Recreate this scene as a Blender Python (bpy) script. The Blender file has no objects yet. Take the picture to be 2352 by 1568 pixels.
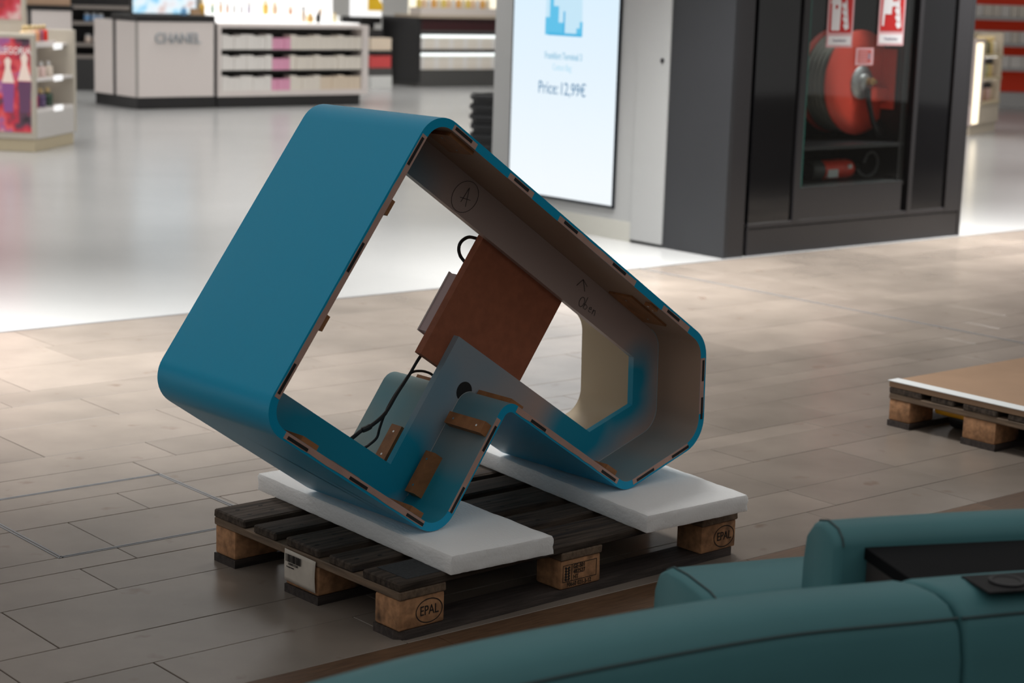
import bpy, bmesh, math, random
from mathutils import Vector, Matrix
from mathutils.geometry import tessellate_polygon
S = bpy.context.scene
COL = S.collection
ORD = ['first', 'second', 'third', 'fourth', 'fifth', 'sixth', 'seventh', 'eighth', 'ninth', 'tenth', 'eleventh', 'twelfth', 'thirteenth', 'fourteenth', 'fifteenth', 'sixteenth', 'seventeenth', 'eighteenth', 'nineteenth', 'twentieth', 'twenty-first', 'twenty-second', 'twenty-third', 'twenty-fourth', 'twenty-fifth']
R = math.radians
random.seed(7)

# ---------------------------------------------------------------- camera
cam_d = bpy.data.cameras.new('camera')
cam = bpy.data.objects.new('camera', cam_d); COL.objects.link(cam)
F_PX, PITCH, ROLL, CAM_H = 4359.0, 0.188562, -0.0313765, 1.558296
cb, sb, cc, sc_ = math.cos(PITCH), math.sin(PITCH), math.cos(ROLL), math.sin(ROLL)
fwd = Vector((0, cb, -sb)); r0 = Vector((1, 0, 0)); d0 = fwd.cross(r0)
rt = cc * r0 + sc_ * d0; dn = -sc_ * r0 + cc * d0
m3 = Matrix((rt, -dn, -fwd)).transposed()
cam.matrix_world = Matrix.Translation((0, 0, CAM_H)) @ m3.to_4x4()
cam_d.sensor_width = 36.0
cam_d.lens = F_PX / 2352.0 * 36.0
cam_d.clip_end = 200
cam_d.dof.use_dof = True
cam_d.dof.focus_distance = 4.85
cam_d.dof.aperture_fstop = 4.0
cam_d.dof.aperture_blades = 9
S.camera = cam
# ---------------------------------------------------------------- world, lamps, exposure
S.view_settings.view_transform = 'Standard'
S.view_settings.look = 'None'
S.view_settings.gamma = 1.0
S.view_settings.use_curve_mapping = False
S.view_settings.exposure = 0.0
W = bpy.data.worlds.new('hall_ambient'); S.world = W; W.use_nodes = True
W.node_tree.nodes['Background'].inputs[0].default_value = (1.0, 0.98, 0.95, 1)
W.node_tree.nodes['Background'].inputs[1].default_value = 0.43
TH = R(40.2)
E1 = Vector((math.cos(TH), math.sin(TH), 0)); E2 = Vector((-math.sin(TH), math.cos(TH), 0))
def AB(a, b, z=0.0):
    p = E1 * a + E2 * b; return Vector((p.x, p.y, z))
def area(name, loc, size, power, col=(1, .97, .93), sizey=None, rotz=TH, spread=180):
    l = bpy.data.lights.new(name, 'AREA'); l.shape = 'RECTANGLE'; l.size = size; l.size_y = sizey or size
    l.energy = power; l.color = col; l.spread = R(spread)
    o = bpy.data.objects.new(name, l); COL.objects.link(o); o.location = loc; o.rotation_euler = (0, 0, rotz)
    return o
for a in (1.5, 6.5, 11.5, 16.5):
    for b in (10.6, 15.0, 19.5, 24.5):
        area('shop_ceiling_lamp', AB(a, b, 3.38), 2.6, 75, (1, .985, .96), spread=138)
# added concourse lights, no lamp seen: a row brightens the shopfront floor, one the pallet
for a, b, z, p, sp in ((-1.0, 7.2, 3.2, 60, 80), (3.0, 7.2, 3.2, 98, 80), (6.9, 7.1, 3.2, 108, 82), (10.3, 7.1, 3.2, 108, 82), (13.8, 7.1, 3.2, 108, 82), (4.7, 5.0, 3.5, 24, 76)):
    area('concourse_fill_light', AB(a, b, z), .8, p, (1, .995, .975), spread=sp)

# ---------------------------------------------------------------- materials
MATS = {}
def M(name, col, rough=.5, metal=0., spec=.5, var=0., scale=8., stretch=(1, 1, 1), bump=0., bscale=60.,
      emit=0., ecol=None, world=False, rand=0., fleck=None, coat=0., trans=0.):
    if name in MATS: return MATS[name]
    m = bpy.data.materials.new(name); MATS[name] = m; m.use_nodes = True
    nt = m.node_tree; N = nt.nodes; L = nt.links
    b = N['Principled BSDF']
    b.inputs['Base Color'].default_value = (*col, 1); b.inputs['Roughness'].default_value = rough
    b.inputs['Metallic'].default_value = metal; b.inputs['Specular IOR Level'].default_value = spec
    b.inputs['Coat Weight'].default_value = coat
    if emit:
        b.inputs['Emission Color'].default_value = (*(ecol or col), 1); b.inputs['Emission Strength'].default_value = emit
    vec = None
    if var or bump or fleck:
        if world: src = N.new('ShaderNodeNewGeometry').outputs['Position']
        else: src = N.new('ShaderNodeTexCoord').outputs['Object']
        mp = N.new('ShaderNodeMapping'); mp.inputs['Scale'].default_value = stretch; L.new(src, mp.inputs[0]); vec = mp.outputs[0]
    cur = None
    if var:
        n = N.new('ShaderNodeTexNoise'); n.inputs['Scale'].default_value = scale; n.inputs['Detail'].default_value = 5
        L.new(vec, n.inputs['Vector'])
        rp = N.new('ShaderNodeValToRGB'); rp.color_ramp.elements[0].position = .3; rp.color_ramp.elements[1].position = .72
        rp.color_ramp.elements[0].color = (*[max(0, c * (1 - var)) for c in col], 1)
        rp.color_ramp.elements[1].color = (*[min(1, c * (1 + var)) for c in col], 1)
        L.new(n.outputs['Fac'], rp.inputs[0]); cur = rp.outputs[0]
    if fleck:
        fc, fs, lo, hi = fleck
        n = N.new('ShaderNodeTexNoise'); n.inputs['Scale'].default_value = fs; n.inputs['Detail'].default_value = 3
        L.new(vec, n.inputs['Vector'])
        mr = N.new('ShaderNodeMapRange'); mr.inputs[1].default_value = lo; mr.inputs[2].default_value = hi
        L.new(n.outputs['Fac'], mr.inputs[0])
        mx = N.new('ShaderNodeMix'); mx.data_type = 'RGBA'; mx.inputs[7].default_value = (*fc, 1)
        L.new(mr.outputs[0], mx.inputs[0])
        if cur: L.new(cur, mx.inputs[6])
        else: mx.inputs[6].default_value = (*col, 1)
        cur = mx.outputs[2]
    if rand:
        oi = N.new('ShaderNodeObjectInfo')
        hs = N.new('ShaderNodeHueSaturation')
        mr = N.new('ShaderNodeMapRange'); mr.inputs[3].default_value = 1 - rand; mr.inputs[4].default_value = 1 + rand
        L.new(oi.outputs['Random'], mr.inputs[0]); L.new(mr.outputs[0], hs.inputs['Value'])
        if cur: L.new(cur, hs.inputs['Color'])
        else: hs.inputs['Color'].default_value = (*col, 1)
        cur = hs.outputs[0]
    if cur: L.new(cur, b.inputs['Base Color'])
    if bump:
        n = N.new('ShaderNodeTexNoise'); n.inputs['Scale'].default_value = bscale; n.inputs['Detail'].default_value = 4
        L.new(vec, n.inputs['Vector'])
        bp = N.new('ShaderNodeBump'); bp.inputs['Strength'].default_value = bump; bp.inputs['Distance'].default_value = .004
        L.new(n.outputs['Fac'], bp.inputs['Height']); L.new(bp.outputs[0], b.inputs['Normal'])
    return m
def glassmat(name, tint=(.9, .95, .93), base=.06):
    if name in MATS: return MATS[name]
    m = bpy.data.materials.new(name); MATS[name] = m; m.use_nodes = True
    nt = m.node_tree; N = nt.nodes; L = nt.links
    N.remove(N['Principled BSDF'])
    t = N.new('ShaderNodeBsdfTransparent'); t.inputs[0].default_value = (*tint, 1)
    g = N.new('ShaderNodeBsdfGlossy'); g.inputs['Roughness'].default_value = .02
    lw = N.new('ShaderNodeLayerWeight'); pw_ = N.new('ShaderNodeMath'); pw_.operation = 'POWER'; pw_.inputs[1].default_value = 4; L.new(lw.outputs['Facing'], pw_.inputs[0])
    f = N.new('ShaderNodeMapRange'); f.inputs[3].default_value = .035; f.inputs[4].default_value = .7; L.new(pw_.outputs[0], f.inputs[0])
    x = N.new('ShaderNodeMixShader'); L.new(f.outputs[0], x.inputs[0]); L.new(t.outputs[0], x.inputs[1]); L.new(g.outputs[0], x.inputs[2])
    L.new(x.outputs[0], N['Material Output'].inputs[0]); return m

BLUE = M('blue_lacquer', (.001, .335, .57), .33, spec=.3, bump=.02, bscale=300)
MDF = M('raw_mdf_edge', (.50, .31, .255), .75, var=.12, scale=14, bump=.1)
BROWN = M('brown_hardboard', (.34, .105, .05), .7, var=.12, scale=40, bump=.08, bscale=200)
CLEATM = M('cleat_wood', (.30, .125, .045), .6, var=.25, scale=6, stretch=(1, 6, 6), bump=.1)
BLACK = M('black_plastic', (.012, .012, .014), .45)
SLOT = M('slot_black', (.006, .006, .007), .6)
CABLE = M('black_cable', (.012, .013, .016), .5)

def overspray(name, base, blobs, blue=(.004, .28, .44)):
    m = bpy.data.materials.new(name); m.use_nodes = True
    nt = m.node_tree; N = nt.nodes; L = nt.links; b = N['Principled BSDF']; b.inputs['Roughness'].default_value = .5
    b.inputs['Specular IOR Level'].default_value = .35
    tc = N.new('ShaderNodeTexCoord')
    nz = N.new('ShaderNodeTexNoise'); nz.inputs['Scale'].default_value = 3.2; nz.inputs['Detail'].default_value = 3
    L.new(tc.outputs['Object'], nz.inputs['Vector'])
    sx = N.new('ShaderNodeSeparateXYZ'); L.new(tc.outputs['Object'], sx.inputs[0])
    cx = N.new('ShaderNodeCombineXYZ'); L.new(sx.outputs[0], cx.inputs[0]); L.new(sx.outputs[2], cx.inputs[2])
    tot = None
    for s, z, r, w in blobs:       # spray clouds: (s, z above the foam, radius, strength)
        di = N.new('ShaderNodeVectorMath'); di.operation = 'DISTANCE'; di.inputs[1].default_value = (s, 0, z); L.new(cx.outputs[0], di.inputs[0])
        mr = N.new('ShaderNodeMapRange'); mr.interpolation_type = 'SMOOTHSTEP'
        mr.inputs[1].default_value = r; mr.inputs[2].default_value = r * .1; mr.inputs[3].default_value = 0; mr.inputs[4].default_value = w
        L.new(di.outputs['Value'], mr.inputs[0])
        if tot is None: tot = mr.outputs[0]
        else:
            ad = N.new('ShaderNodeMath'); ad.operation = 'ADD'; L.new(tot, ad.inputs[0]); L.new(mr.outputs[0], ad.inputs[1]); tot = ad.outputs[0]
    m1 = N.new('ShaderNodeMapRange'); m1.inputs[1].default_value = .25; m1.inputs[2].default_value = .75; m1.inputs[3].default_value = .7; m1.inputs[4].default_value = 1.25
    L.new(nz.outputs['Fac'], m1.inputs[0])
    mu = N.new('ShaderNodeMath'); mu.operation = 'MULTIPLY'; mu.use_clamp = True; L.new(tot, mu.inputs[0]); L.new(m1.outputs[0], mu.inputs[1])
    mx = N.new('ShaderNodeMix'); mx.data_type = 'RGBA'; mx.inputs[6].default_value = (*base, 1); mx.inputs[7].default_value = (*blue, 1)
    L.new(mu.outputs[0], mx.inputs[0]); L.new(mx.outputs[2], b.inputs['Base Color'])
    return m
SPRAY = overspray('blue_overspray_on_panel', (.48, .365, .33), ((-.34, .27, .24, 1.0), (-.18, .20, .24, 1.0), (-.02, .10, .22, .9), (.06, .24, .24, .45), (.20, .40, .22, .5), (.36, .30, .16, .4),
      (.60, .13, .17, 1.0), (.72, .12, .16, .9), (.85, .20, .13, 1.0), (.87, .30, .10, .7), (.03, .86, .13, .5), (.0, .95, .1, .35), (-.45, .36, .14, .3)))
SPRAYW = overspray('blue_overspray_on_wall', (.36, .24, .175), ((-.02, .0, .20, 1.0), (.06, .05, .2, .6), (.15, .20, .24, .45), (-.4, .25, .3, .6), (.85, .06, .2, .40), (.68, .02, .18, .55), (.22, .28, .12, .4)), (.012, .23, .33))
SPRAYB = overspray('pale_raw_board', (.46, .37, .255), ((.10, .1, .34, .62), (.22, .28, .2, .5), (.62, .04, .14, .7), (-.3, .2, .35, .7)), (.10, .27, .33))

# ---------------------------------------------------------------- helpers
def link(o, parent=None, label=None, cat=None, group=None, kind=None):
    COL.objects.link(o)
    if parent is not None: o.parent = parent
    if label: o['label'] = label
    if cat: o['category'] = cat
    if group: o['group'] = group
    if kind: o['kind'] = kind
    return o
def thing(name, loc, rz=0., label=None, cat=None, group=None, kind=None):
    o = bpy.data.objects.new(name, None); o.empty_display_size = .05
    o.location = loc; o.rotation_euler = (0, 0, rz)
    return link(o, None, label, cat, group, kind)
def obj(name, me, mat, parent=None, loc=None, rot=None, **k):
    if isinstance(me, bmesh.types.BMesh):
        bm = me; me = bpy.data.meshes.new(name); bm.to_mesh(me); bm.free()
    for mm in (mat if isinstance(mat, (list, tuple)) else [mat]):
        if len(me.materials) < (len(mat) if isinstance(mat, (list, tuple)) else 1): me.materials.append(mm)
    o = bpy.data.objects.new(name, me)
    if loc is not None: o.location = loc
    if rot is not None: o.rotation_euler = rot
    return link(o, parent, **k)
def bmbox(x0, x1, y0, y1, z0, z1, bev=0., seg=1, bm=None):
    own = bm is None
    t = bmesh.new()
    bmesh.ops.create_cube(t, size=1.)
    for v in t.verts:
        v.co = Vector(((x0 + x1) / 2 + v.co.x * (x1 - x0), (y0 + y1) / 2 + v.co.y * (y1 - y0), (z0 + z1) / 2 + v.co.z * (z1 - z0)))
    if bev: bmesh.ops.bevel(t, geom=t.edges[:], offset=bev, segments=seg, affect='EDGES', profile=.5)
    if own: return t
    me = bpy.data.meshes.new('t'); t.to_mesh(me); t.free(); bm.from_mesh(me); bpy.data.meshes.remove(me); return bm
def box(name, dims, mat, parent=None, bev=0., seg=1, loc=None, rot=None, smooth=False, **k):
    o = obj(name, bmbox(*dims, bev=bev, seg=seg), mat, parent, loc, rot, **k)
    if smooth: shade(o)
    return o
def shade(o, on=True):
    for p in o.data.polygons: p.use_smooth = on
    return o
def shade_auto(o, ang=35):
    bm = bmesh.new(); bm.from_mesh(o.data)
    for f in bm.faces: f.smooth = True
    for e in bm.edges:
        e.smooth = not (len(e.link_faces) != 2 or e.calc_face_angle(0) > R(ang))
    bm.to_mesh(o.data); bm.free(); return o
def lathe(prof, n=16, bm=None, mat4=None):
    bm = bm or bmesh.new(); rings = []
    for r, z in prof:
        rings.append([bm.verts.new((mat4 @ Vector((r * math.cos(2 * math.pi * i / n), r * math.sin(2 * math.pi * i / n), z))) if mat4
                                   else (r * math.cos(2 * math.pi * i / n), r * math.sin(2 * math.pi * i / n), z)) for i in range(n)])
    for a, b in zip(rings, rings[1:]):
        for i in range(n): bm.faces.new((a[i], a[(i + 1) % n], b[(i + 1) % n], b[i]))
    bm.faces.new(rings[0][::-1]); bm.faces.new(rings[-1]); return bm
def tube(pts, r, n=8, closed=False, bm=None):
    bm = bm or bmesh.new(); pts = [Vector(p) for p in pts]; rings = []
    up = Vector((0.13, .31, .94)); m = len(pts)
    for i, p in enumerate(pts):
        a = pts[(i - 1) % m] if (closed or i) else p; b = pts[(i + 1) % m] if (closed or i < m - 1) else p
        t = (b - a).normalized(); s = t.cross(up)
        if s.length < 1e-3: s = t.cross(Vector((1, 0, 0)))
        s.normalize(); u = s.cross(t)
        rr = r[i] if isinstance(r, (list, tuple)) else r
        rings.append([bm.verts.new(p + s * rr * math.cos(2 * math.pi * k / n) + u * rr * math.sin(2 * math.pi * k / n)) for k in range(n)])
    prs = list(zip(rings, rings[1:])) + ([(rings[-1], rings[0])] if closed else [])
    for a, b in prs:
        for k in range(n): bm.faces.new((a[k], a[(k + 1) % n], b[(k + 1) % n], b[k]))
    if not closed: bm.faces.new(rings[0][::-1]); bm.faces.new(rings[-1])
    return bm
def smoothpath(pts, n=8):
    pts = [Vector(p) for p in pts]; out = []
    q = [pts[0] * 2 - pts[1]] + pts + [pts[-1] * 2 - pts[-2]]
    for i in range(1, len(q) - 2):
        for k in range(n):
            t = k / n; a, b, c, d = q[i - 1], q[i], q[i + 1], q[i + 2]
            out.append(.5 * ((2 * b) + (c - a) * t + (2 * a - 5 * b + 4 * c - d) * t * t + (3 * b - a - 3 * c + d) * t ** 3))
    out.append(pts[-1]); return out
def prism(poly, y0, y1, bm=None):
    """polygon in (x,z), extruded from y0 to y1"""
    bm = bm or bmesh.new()
    a = [bm.verts.new((x, y0, z)) for x, z in poly]; b = [bm.verts.new((x, y1, z)) for x, z in poly]
    n = len(poly)
    tris = tessellate_polygon([[Vector((x, z, 0)) for x, z in poly]])
    for t in tris:
        bm.faces.new([a[i] for i in t]); bm.faces.new([b[i] for i in t][::-1])
    for i in range(n): bm.faces.new((a[i], a[(i + 1) % n], b[(i + 1) % n], b[i]))
    bmesh.ops.recalc_face_normals(bm, faces=bm.faces[:]); return bm
def text(name, s, size, mat, parent, loc, rot, align='CENTER', ext=.0004, sx=1., **k):
    c = bpy.data.curves.new(name, 'FONT'); c.body = s; c.size = size; c.align_x = align; c.align_y = 'CENTER'; c.extrude = ext
    c.resolution_u = 3
    t = bpy.data.objects.new(name, c); COL.objects.link(t)
    dg = bpy.context.evaluated_depsgraph_get(); me = bpy.data.meshes.new_from_object(t.evaluated_get(dg))
    bpy.data.objects.remove(t); bpy.data.curves.remove(c); me.name = name
    for v in me.vertices: v.co.x *= sx
    me.materials.clear()
    return obj(name, me, mat, parent, loc, rot, **k)
def copytree(o, parent=None):
    c = o.copy(); COL.objects.link(c)
    if parent is not None: c.parent = parent
    for ch in list(o.children): copytree(ch, c)
    return c
FRONT = (math.pi / 2, 0, 0)      # text standing on a face that looks along -y

# ================================================================ THE SETTING
TILE = M('limestone', (.212, .177, .149), .25, spec=.32, var=.14, scale=3.2, world=True, rand=.10, fleck=((.15, .105, .08), 9., .66, .80))
GROUT = M('grout', (.15, .13, .115), .8)
SHOPF = M('shop_floor_resin', (.385, .385, .38), .22, spec=.5, var=.05, scale=.8, world=True)
STEEL = M('brushed_steel', (.17, .175, .185), .4, metal=.3, var=.1, scale=30)
WOODF = M('dark_parquet', (.105, .058, .032), .42, var=.3, scale=7, stretch=(2, 22, 1), rand=.25)
B0 = 7.54
def slab(name, a0, a1, b0, b1, z0, z1, mat, parent=None, bev=0., **k):
    bm = bmbox(a0, a1, b0, b1, z0, z1, bev=bev)
    return obj(name, bm, mat, parent, rot=(0, 0, TH) if parent is None else None, **k)
floor = slab('floor', -6, 22, -4, B0, -.06, -.004, GROUT, label='beige limestone tiled floor of the concourse', kind='structure')
shopfloor = slab('floor', -14, 40, B0, 34, -.06, .0, SHOPF, label='light grey polished resin floor of the shop behind the tiles', kind='structure')
# tile rows: boundaries measured across the hall, joints along it
rows = [3.43, 3.66, 3.865, 4.172, 4.377, 4.495, 4.783, 4.982, 5.103, 5.287, 5.494, 5.90, 6.20, 6.408, 6.826, 7.152, B0]
known = {1: [1.75], 0: [2.05], 2: [1.92, 2.95], 3: [2.236], 4: [2.405], 5: [2.407], 6: [2.67], 7: [2.24], 8: [2.89], 9: [3.05], 10: [2.687, 3.32], 11: [3.175], 12: [2.91], 13: [3.08, 4.1]}
vis = lambda a, b: True
J = .0015
for i in range(len(rows) - 1):
    b0, b1 = rows[i], rows[i + 1]
    js = sorted(known.get(i, [1.6 + random.random()]))
    x = js[0]
    while x > 1.0:
        x -= random.uniform(.55, 1.15); js.insert(0, x)
    x = js[-1]
    while x < 13.2:
        x += random.uniform(.5, 1.25); js.append(x)
    if i in (5, 6, 7): pass
    for a0, a1 in zip(js, js[1:]):
        pm = E1 * ((a0 + a1) / 2) + E2 * ((b0 + b1) / 2)
        if abs(pm.x) / max(pm.y, .1) > .36 + .5 / pm.y or pm.y < 3.2: continue
        slab('floor_tile', a0 + J, a1 - J, b0 + J, b1 - J, -.03, random.uniform(-.0003, .0003), TILE, floor, bev=.0012)
# parquet planks before the tiles
for i in range(8):
    b1 = 3.43 - i * .14; x = -.2 - random.random()
    while x < 7.6:
        L_ = random.uniform(.9, 1.5)
        pm = E1 * (x + L_ / 2) + E2 * (b1 - .07)
        if abs(pm.x) / max(pm.y, .1) < .55 and pm.y > 2.0:
            slab('floor_plank', x + .0008, x + L_ - .0008, b1 - .14 + .0008, b1 - .0008, -.03, 0, WOODF, floor, bev=.0008)
        x += L_
# steel trims: hatch frame, expansion joint, threshold
def trim(n, a0, a1, b0, b1, mat=STEEL):
    slab('trim_%d' % n, a0, a1, b0, b1, -.02, .0012, mat, kind='structure', label=['', 'steel edge profile of the floor hatch, near side', 'steel edge profile of the floor hatch, left side',
         'steel edge profile of the floor hatch, far side', 'steel edge profile of the floor hatch, right side', 'steel expansion joint running towards the dark cabinet',
         'steel threshold between tiles and shop floor'][n])
for k in (0, .010):
    pass
def double(n, a0, a1, b0, b1, horiz):
    bm = bmesh.new()
    if horiz:
        for o_ in (0, .0095): bmbox(a0, a1, b0 + o_, b0 + o_ + .0055, -.02, .0012, bm=bm)
    else:
        for o_ in (0, .0095): bmbox(a0 + o_, a0 + o_ + .0055, b0, b1, -.02, .0012, bm=bm)
    lab = {1: 'near', 2: 'left', 3: 'far', 4: 'right'}[n]
    obj('trim_%d' % n, bm, STEEL, rot=(0, 0, TH), kind='structure', label='double steel profile along the %s edge of the floor hatch' % lab)
double(1, 2.235, 2.885, 4.488, 0, True); double(3, 2.235, 2.885, 5.098, 0, True)
double(2, 2.231, 0, 4.488, 5.11, False); double(4, 2.876, 0, 4.488, 5.11, False)
trim(5, 7.272, 7.288, 3.43, B0); trim(6, -4, 16, B0 - .012, B0 + .006)

# shop shell
WALLM = M('shop_wall_white', (.78, .77, .75), .6)
CEILM = M('shop_ceiling_white', (.75, .75, .75), .7)
slab('light_blocker_wall', -18, 18, -4.2, -4.0, 0, 3.4, M('light_blocker_dark', (.07, .07, .075), .7), label='unseen dark wall added behind the viewer to block ambient light', kind='structure')  # unseen wall, added to hold back ambient light from behind the camera
box('wall_back', (-14, 18, 33.0, 33.2, 0, 3.6), WALLM, kind='structure', label='white back wall of the shop', )
slab('ceiling', -14, 40, 8.2, 34, 3.45, 3.6, CEILM, label='white ceiling over the shop', kind='structure')

# ================================================================ PALLETS
WOODP = M('weathered_pine', (.062, .047, .037), .75, spec=.2, var=.65, scale=5, stretch=(1.2, 16, 10), bump=.35, bscale=20, rand=.22, fleck=((.02, .018, .02), 2.2, .56, .74))
WOODS = M('pallet_stringer_pine', (.17, .115, .075), .7, var=.4, scale=5, stretch=(16, 1.2, 10), bump=.3, bscale=20, rand=.15, fleck=((.03, .025, .025), 2.5, .58, .75))
CHIP = M('pressed_chip_block', (.42, .215, .105), .8, var=.35, scale=45, bump=.5, bscale=55, rand=.12, fleck=((.07, .04, .025), 10, .58, .72))
BOTW = M('dirty_bottom_board', (.045, .034, .030), .75, var=.5, scale=6, stretch=(1.2, 12, 8), bump=.35, bscale=25, rand=.2)
NAILM = M('nail_hole', (.008, .007, .007), .8)
INK = M('branding_ink', (.012, .009, .008), .8)
YB = [(0, .145), (.18625, .28625), (.3275, .4725), (.51375, .61375), (.655, .8)]
XB = [(0, .145), (.5275, .6725), (1.055, 1.2)]
YK = [(0, .1), (.3275, .4725), (.7, .8)]
nail_me = bpy.data.meshes.new('nail'); _b = lathe([(.0045, 0), (.0045, .0006)], 8); _b.to_mesh(nail_me); _b.free(); nail_me.materials.append(NAILM)
def jit(bm, a):
    for v in bm.verts: v.co += Vector((random.uniform(-a, a), random.uniform(-a, a), random.uniform(-a, a) * .5))
    return bm
def pallet(loc, rz, label):
    t = thing('wooden_pallet', loc, rz, label, 'pallet')
    for y0, y1 in YB:
        o = obj('top_board', jit(bmbox(random.uniform(-.003, .003), 1.2 + random.uniform(-.003, .003), y0, y1, .1215, .144, bev=.004), .0012), WOODP, t)
        for x0, x1 in XB:
            for k in range(4 if y1 - y0 > .12 else 2):
                n = bpy.data.objects.new('nail', nail_me)
                n.location = (x0 + .035 + (k % 2) * .075 + random.uniform(-.01, .01), y0 + (y1 - y0) * (.3 + .4 * (k // 2)) + random.uniform(-.008, .008), .1438)
                n.scale = (1.6, .9, 1); link(n, o)
    for x0, x1 in XB:
        obj('stringer_board', jit(bmbox(x0, x1, 0, .8, .1, .1222, bev=.003), .001), WOODS, t)
    bl = []
    for j, (x0, x1) in enumerate(XB):
        for i, (y0, y1) in enumerate(YK):
            bm = bmbox(x0 + .002, x1 - .002, y0 + .003, y1 - .002, .022, .1004, bev=.006, seg=2)
            bl.append(shade_auto(obj('block', jit(bm, .0006), CHIP, t), 40))
    for y0, y1 in YK:
        poly = [(.022, y0), (1.178, y0), (1.2, y0 + .022), (1.2, y1), (0, y1), (0, y0 + .022)] if y0 == 0 else [(0, y0), (1.2, y0), (1.2, y1), (0, y1)]
        bm = bmesh.new()
        a = [bm.verts.new((x, y, 0)) for x, y in poly]; b = [bm.verts.new((x, y, .0222)) for x, y in poly]
        bm.faces.new(a[::-1]); bm.faces.new(b)
        for i in range(len(poly)): bm.faces.new((a[i], a[(i + 1) % len(poly)], b[(i + 1) % len(poly)], b[i]))
        obj('bottom_board', bm, BOTW, t)
    return t, bl
PA = Vector((-0.24727, 4.30445, 0)); PRZ = R(41.96499)
pal, blocks = pallet(PA, PRZ, 'worn wooden pallet carrying the blue frame and two white foam sheets')
# burnt-in marks (blocks: index j*3+i, i = 0 is the row on the near long side)
def ring(cx, cz, rx, rz_, w, y, n=40):
    bm = bmesh.new(); o_, i_ = [], []
    for k in range(n):
        t = 2 * math.pi * k / n
        o_.append(bm.verts.new((cx + rx * math.cos(t), y, cz + rz_ * math.sin(t)))); i_.append(bm.verts.new((cx + (rx - w) * math.cos(t), y, cz + (rz_ - w) * math.sin(t))))
    for k in range(n): bm.faces.new((o_[k], o_[(k + 1) % n], i_[(k + 1) % n], i_[k]))
    return bm
for j, cx in ((0, .094), (2, 1.148)):
    obj('oval_mark', ring(cx, .060, .042, .031, .0026, .0022), INK, blocks[j * 3])
    text('brand_text', 'EPAL', .034, INK, blocks[j * 3], (cx, .0022, .0605), FRONT, sx=.80)
b_ = blocks[3]; y_ = .0022
bm = bmesh.new()
for d in ((.535, .655, .0865, .0878), (.535, .655, .0425, .0440), (.535, .5364, .0425, .0878), (.6536, .655, .0425, .0878), (.566, .5674, .0425, .0878)):
    bmbox(d[0], d[1], y_ - .0004, y_, d[2], d[3], bm=bm)
obj('stamp_frame', bm, INK, b_)
text('stamp_text', 'GE-S01', .0165, INK, b_, (.572, y_, .0795), FRONT, 'LEFT', sx=.85)
text('stamp_text', '482527', .0165, INK, b_, (.572, y_, .0655), FRONT, 'LEFT', sx=.85)
text('stamp_text', 'HT', .0165, INK, b_, (.572, y_, .0515), FRONT, 'LEFT', sx=.85)
text('stamp_text', 'F0660 021-3-12', .0165, INK, b_, (.594, y_, .0335), FRONT, sx=.82)
bm = bmesh.new()
for k in range(5):   # wheat-ear mark
    z = .049 + k * .0075
    for sg in (-1, 1):
        c = Vector((.551 + sg * .005, y_, z)); dd = Vector((sg * .006, 0, .005)); p = Vector((-sg * .0018, 0, .0022))
        bm.faces.new([bm.verts.new(c - dd * .5 + p), bm.verts.new(c + dd * .5 + p), bm.verts.new(c + dd * .5 - p), bm.verts.new(c - dd * .5 - p)])
obj('stamp_ear', bm, INK, b_)
# paper label with barcode on the short side
PAPER = M('label_paper', (.60, .54, .47), .7, var=.08, scale=30)
bm = bmesh.new(); gx, gz = 8, 8; g = []
for i in range(gx + 1):
    for k in range(gz + 1):
        u = i / gx; w = k / gz
        g.append(bm.verts.new((-.0045 - .003 * math.sin(3.1 * w) * (.4 + .6 * u), .466 - u * .134, .118 - w * .083 - .003 * u)))
for i in range(gx):
    for k in range(gz):
        q = i * (gz + 1) + k; bm.faces.new((g[q], g[q + 1], g[q + gz + 2], g[q + gz + 1]))
lab = obj('paper_label', bm, PAPER, pal, label='white paper label with barcode'); shade(lab)
md = lab.modifiers.new('thickness', 'SOLIDIFY'); md.thickness = .0004
bm = bmesh.new(); y = .456
while y > .392:
    w = random.choice((.0009, .0015, .0023)); bmbox(-.0092, -.0086, y - w, y, .088, .108, bm=bm); y -= w + random.choice((.0009, .0014, .002))
obj('barcode', bm, INK, lab)
text('label_text', '1000031538', .0085, INK, lab, (-.0090, .424, .083), (math.pi / 2, 0, -math.pi / 2))
text('label_text', 'Komponente', .006, INK, lab, (-.0092, .435, .075), (math.pi / 2, 0, -math.pi / 2))
bm = bmesh.new()
def felt(c):
    return c
pad = box('felt_pad', (.035, .27, .018, .135, .1441, .1452), M('dark_felt', (.030, .032, .034), .95, var=.25, scale=120, bump=.4, bscale=250), bev=.001,
          loc=PA, rot=(0, 0, PRZ), label='thin dark grey felt pad lying on the near corner of the pallet', cat='pad')
# stretch film remnant on the far right block
FILM = glassmat('stretch_film', (.93, .93, .95))
# second pallet
P2 = Vector((1.379, 6.766, 0))
o2 = P2 - E2 * .8
pal2, _ = pallet(o2, TH, 'wooden pallet at the right frame edge carrying a brown sheet')
SHEET = M('brown_sheet', (.33, .205, .125), .65, var=.06, scale=6)
sh = thing('brown_board', o2, TH, 'brown hardboard sheet with white edge strip lying on the right pallet', 'board')
box('sheet', (.0, 1.24, -.01, .802, .1448, .166), SHEET, sh, bev=.001)
box('edge_strip', (-.006, .052, -.012, .804, .1662, .1695), M('white_edge_strip', (.74, .76, .76), .5), sh, bev=.0006)
pj = thing('pallet_jack_fork', o2, TH, 'yellow rounded fork tip of a pallet jack under the right pallet', 'pallet jack')
YEL = M('yellow_paint', (.80, .38, .01), .45, var=.15, scale=20)
bm = bmbox(.10, 1.25, .515, .675, .055, .090, bev=.015, seg=3); shade_auto(obj('fork', bm, YEL, pj))
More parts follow.
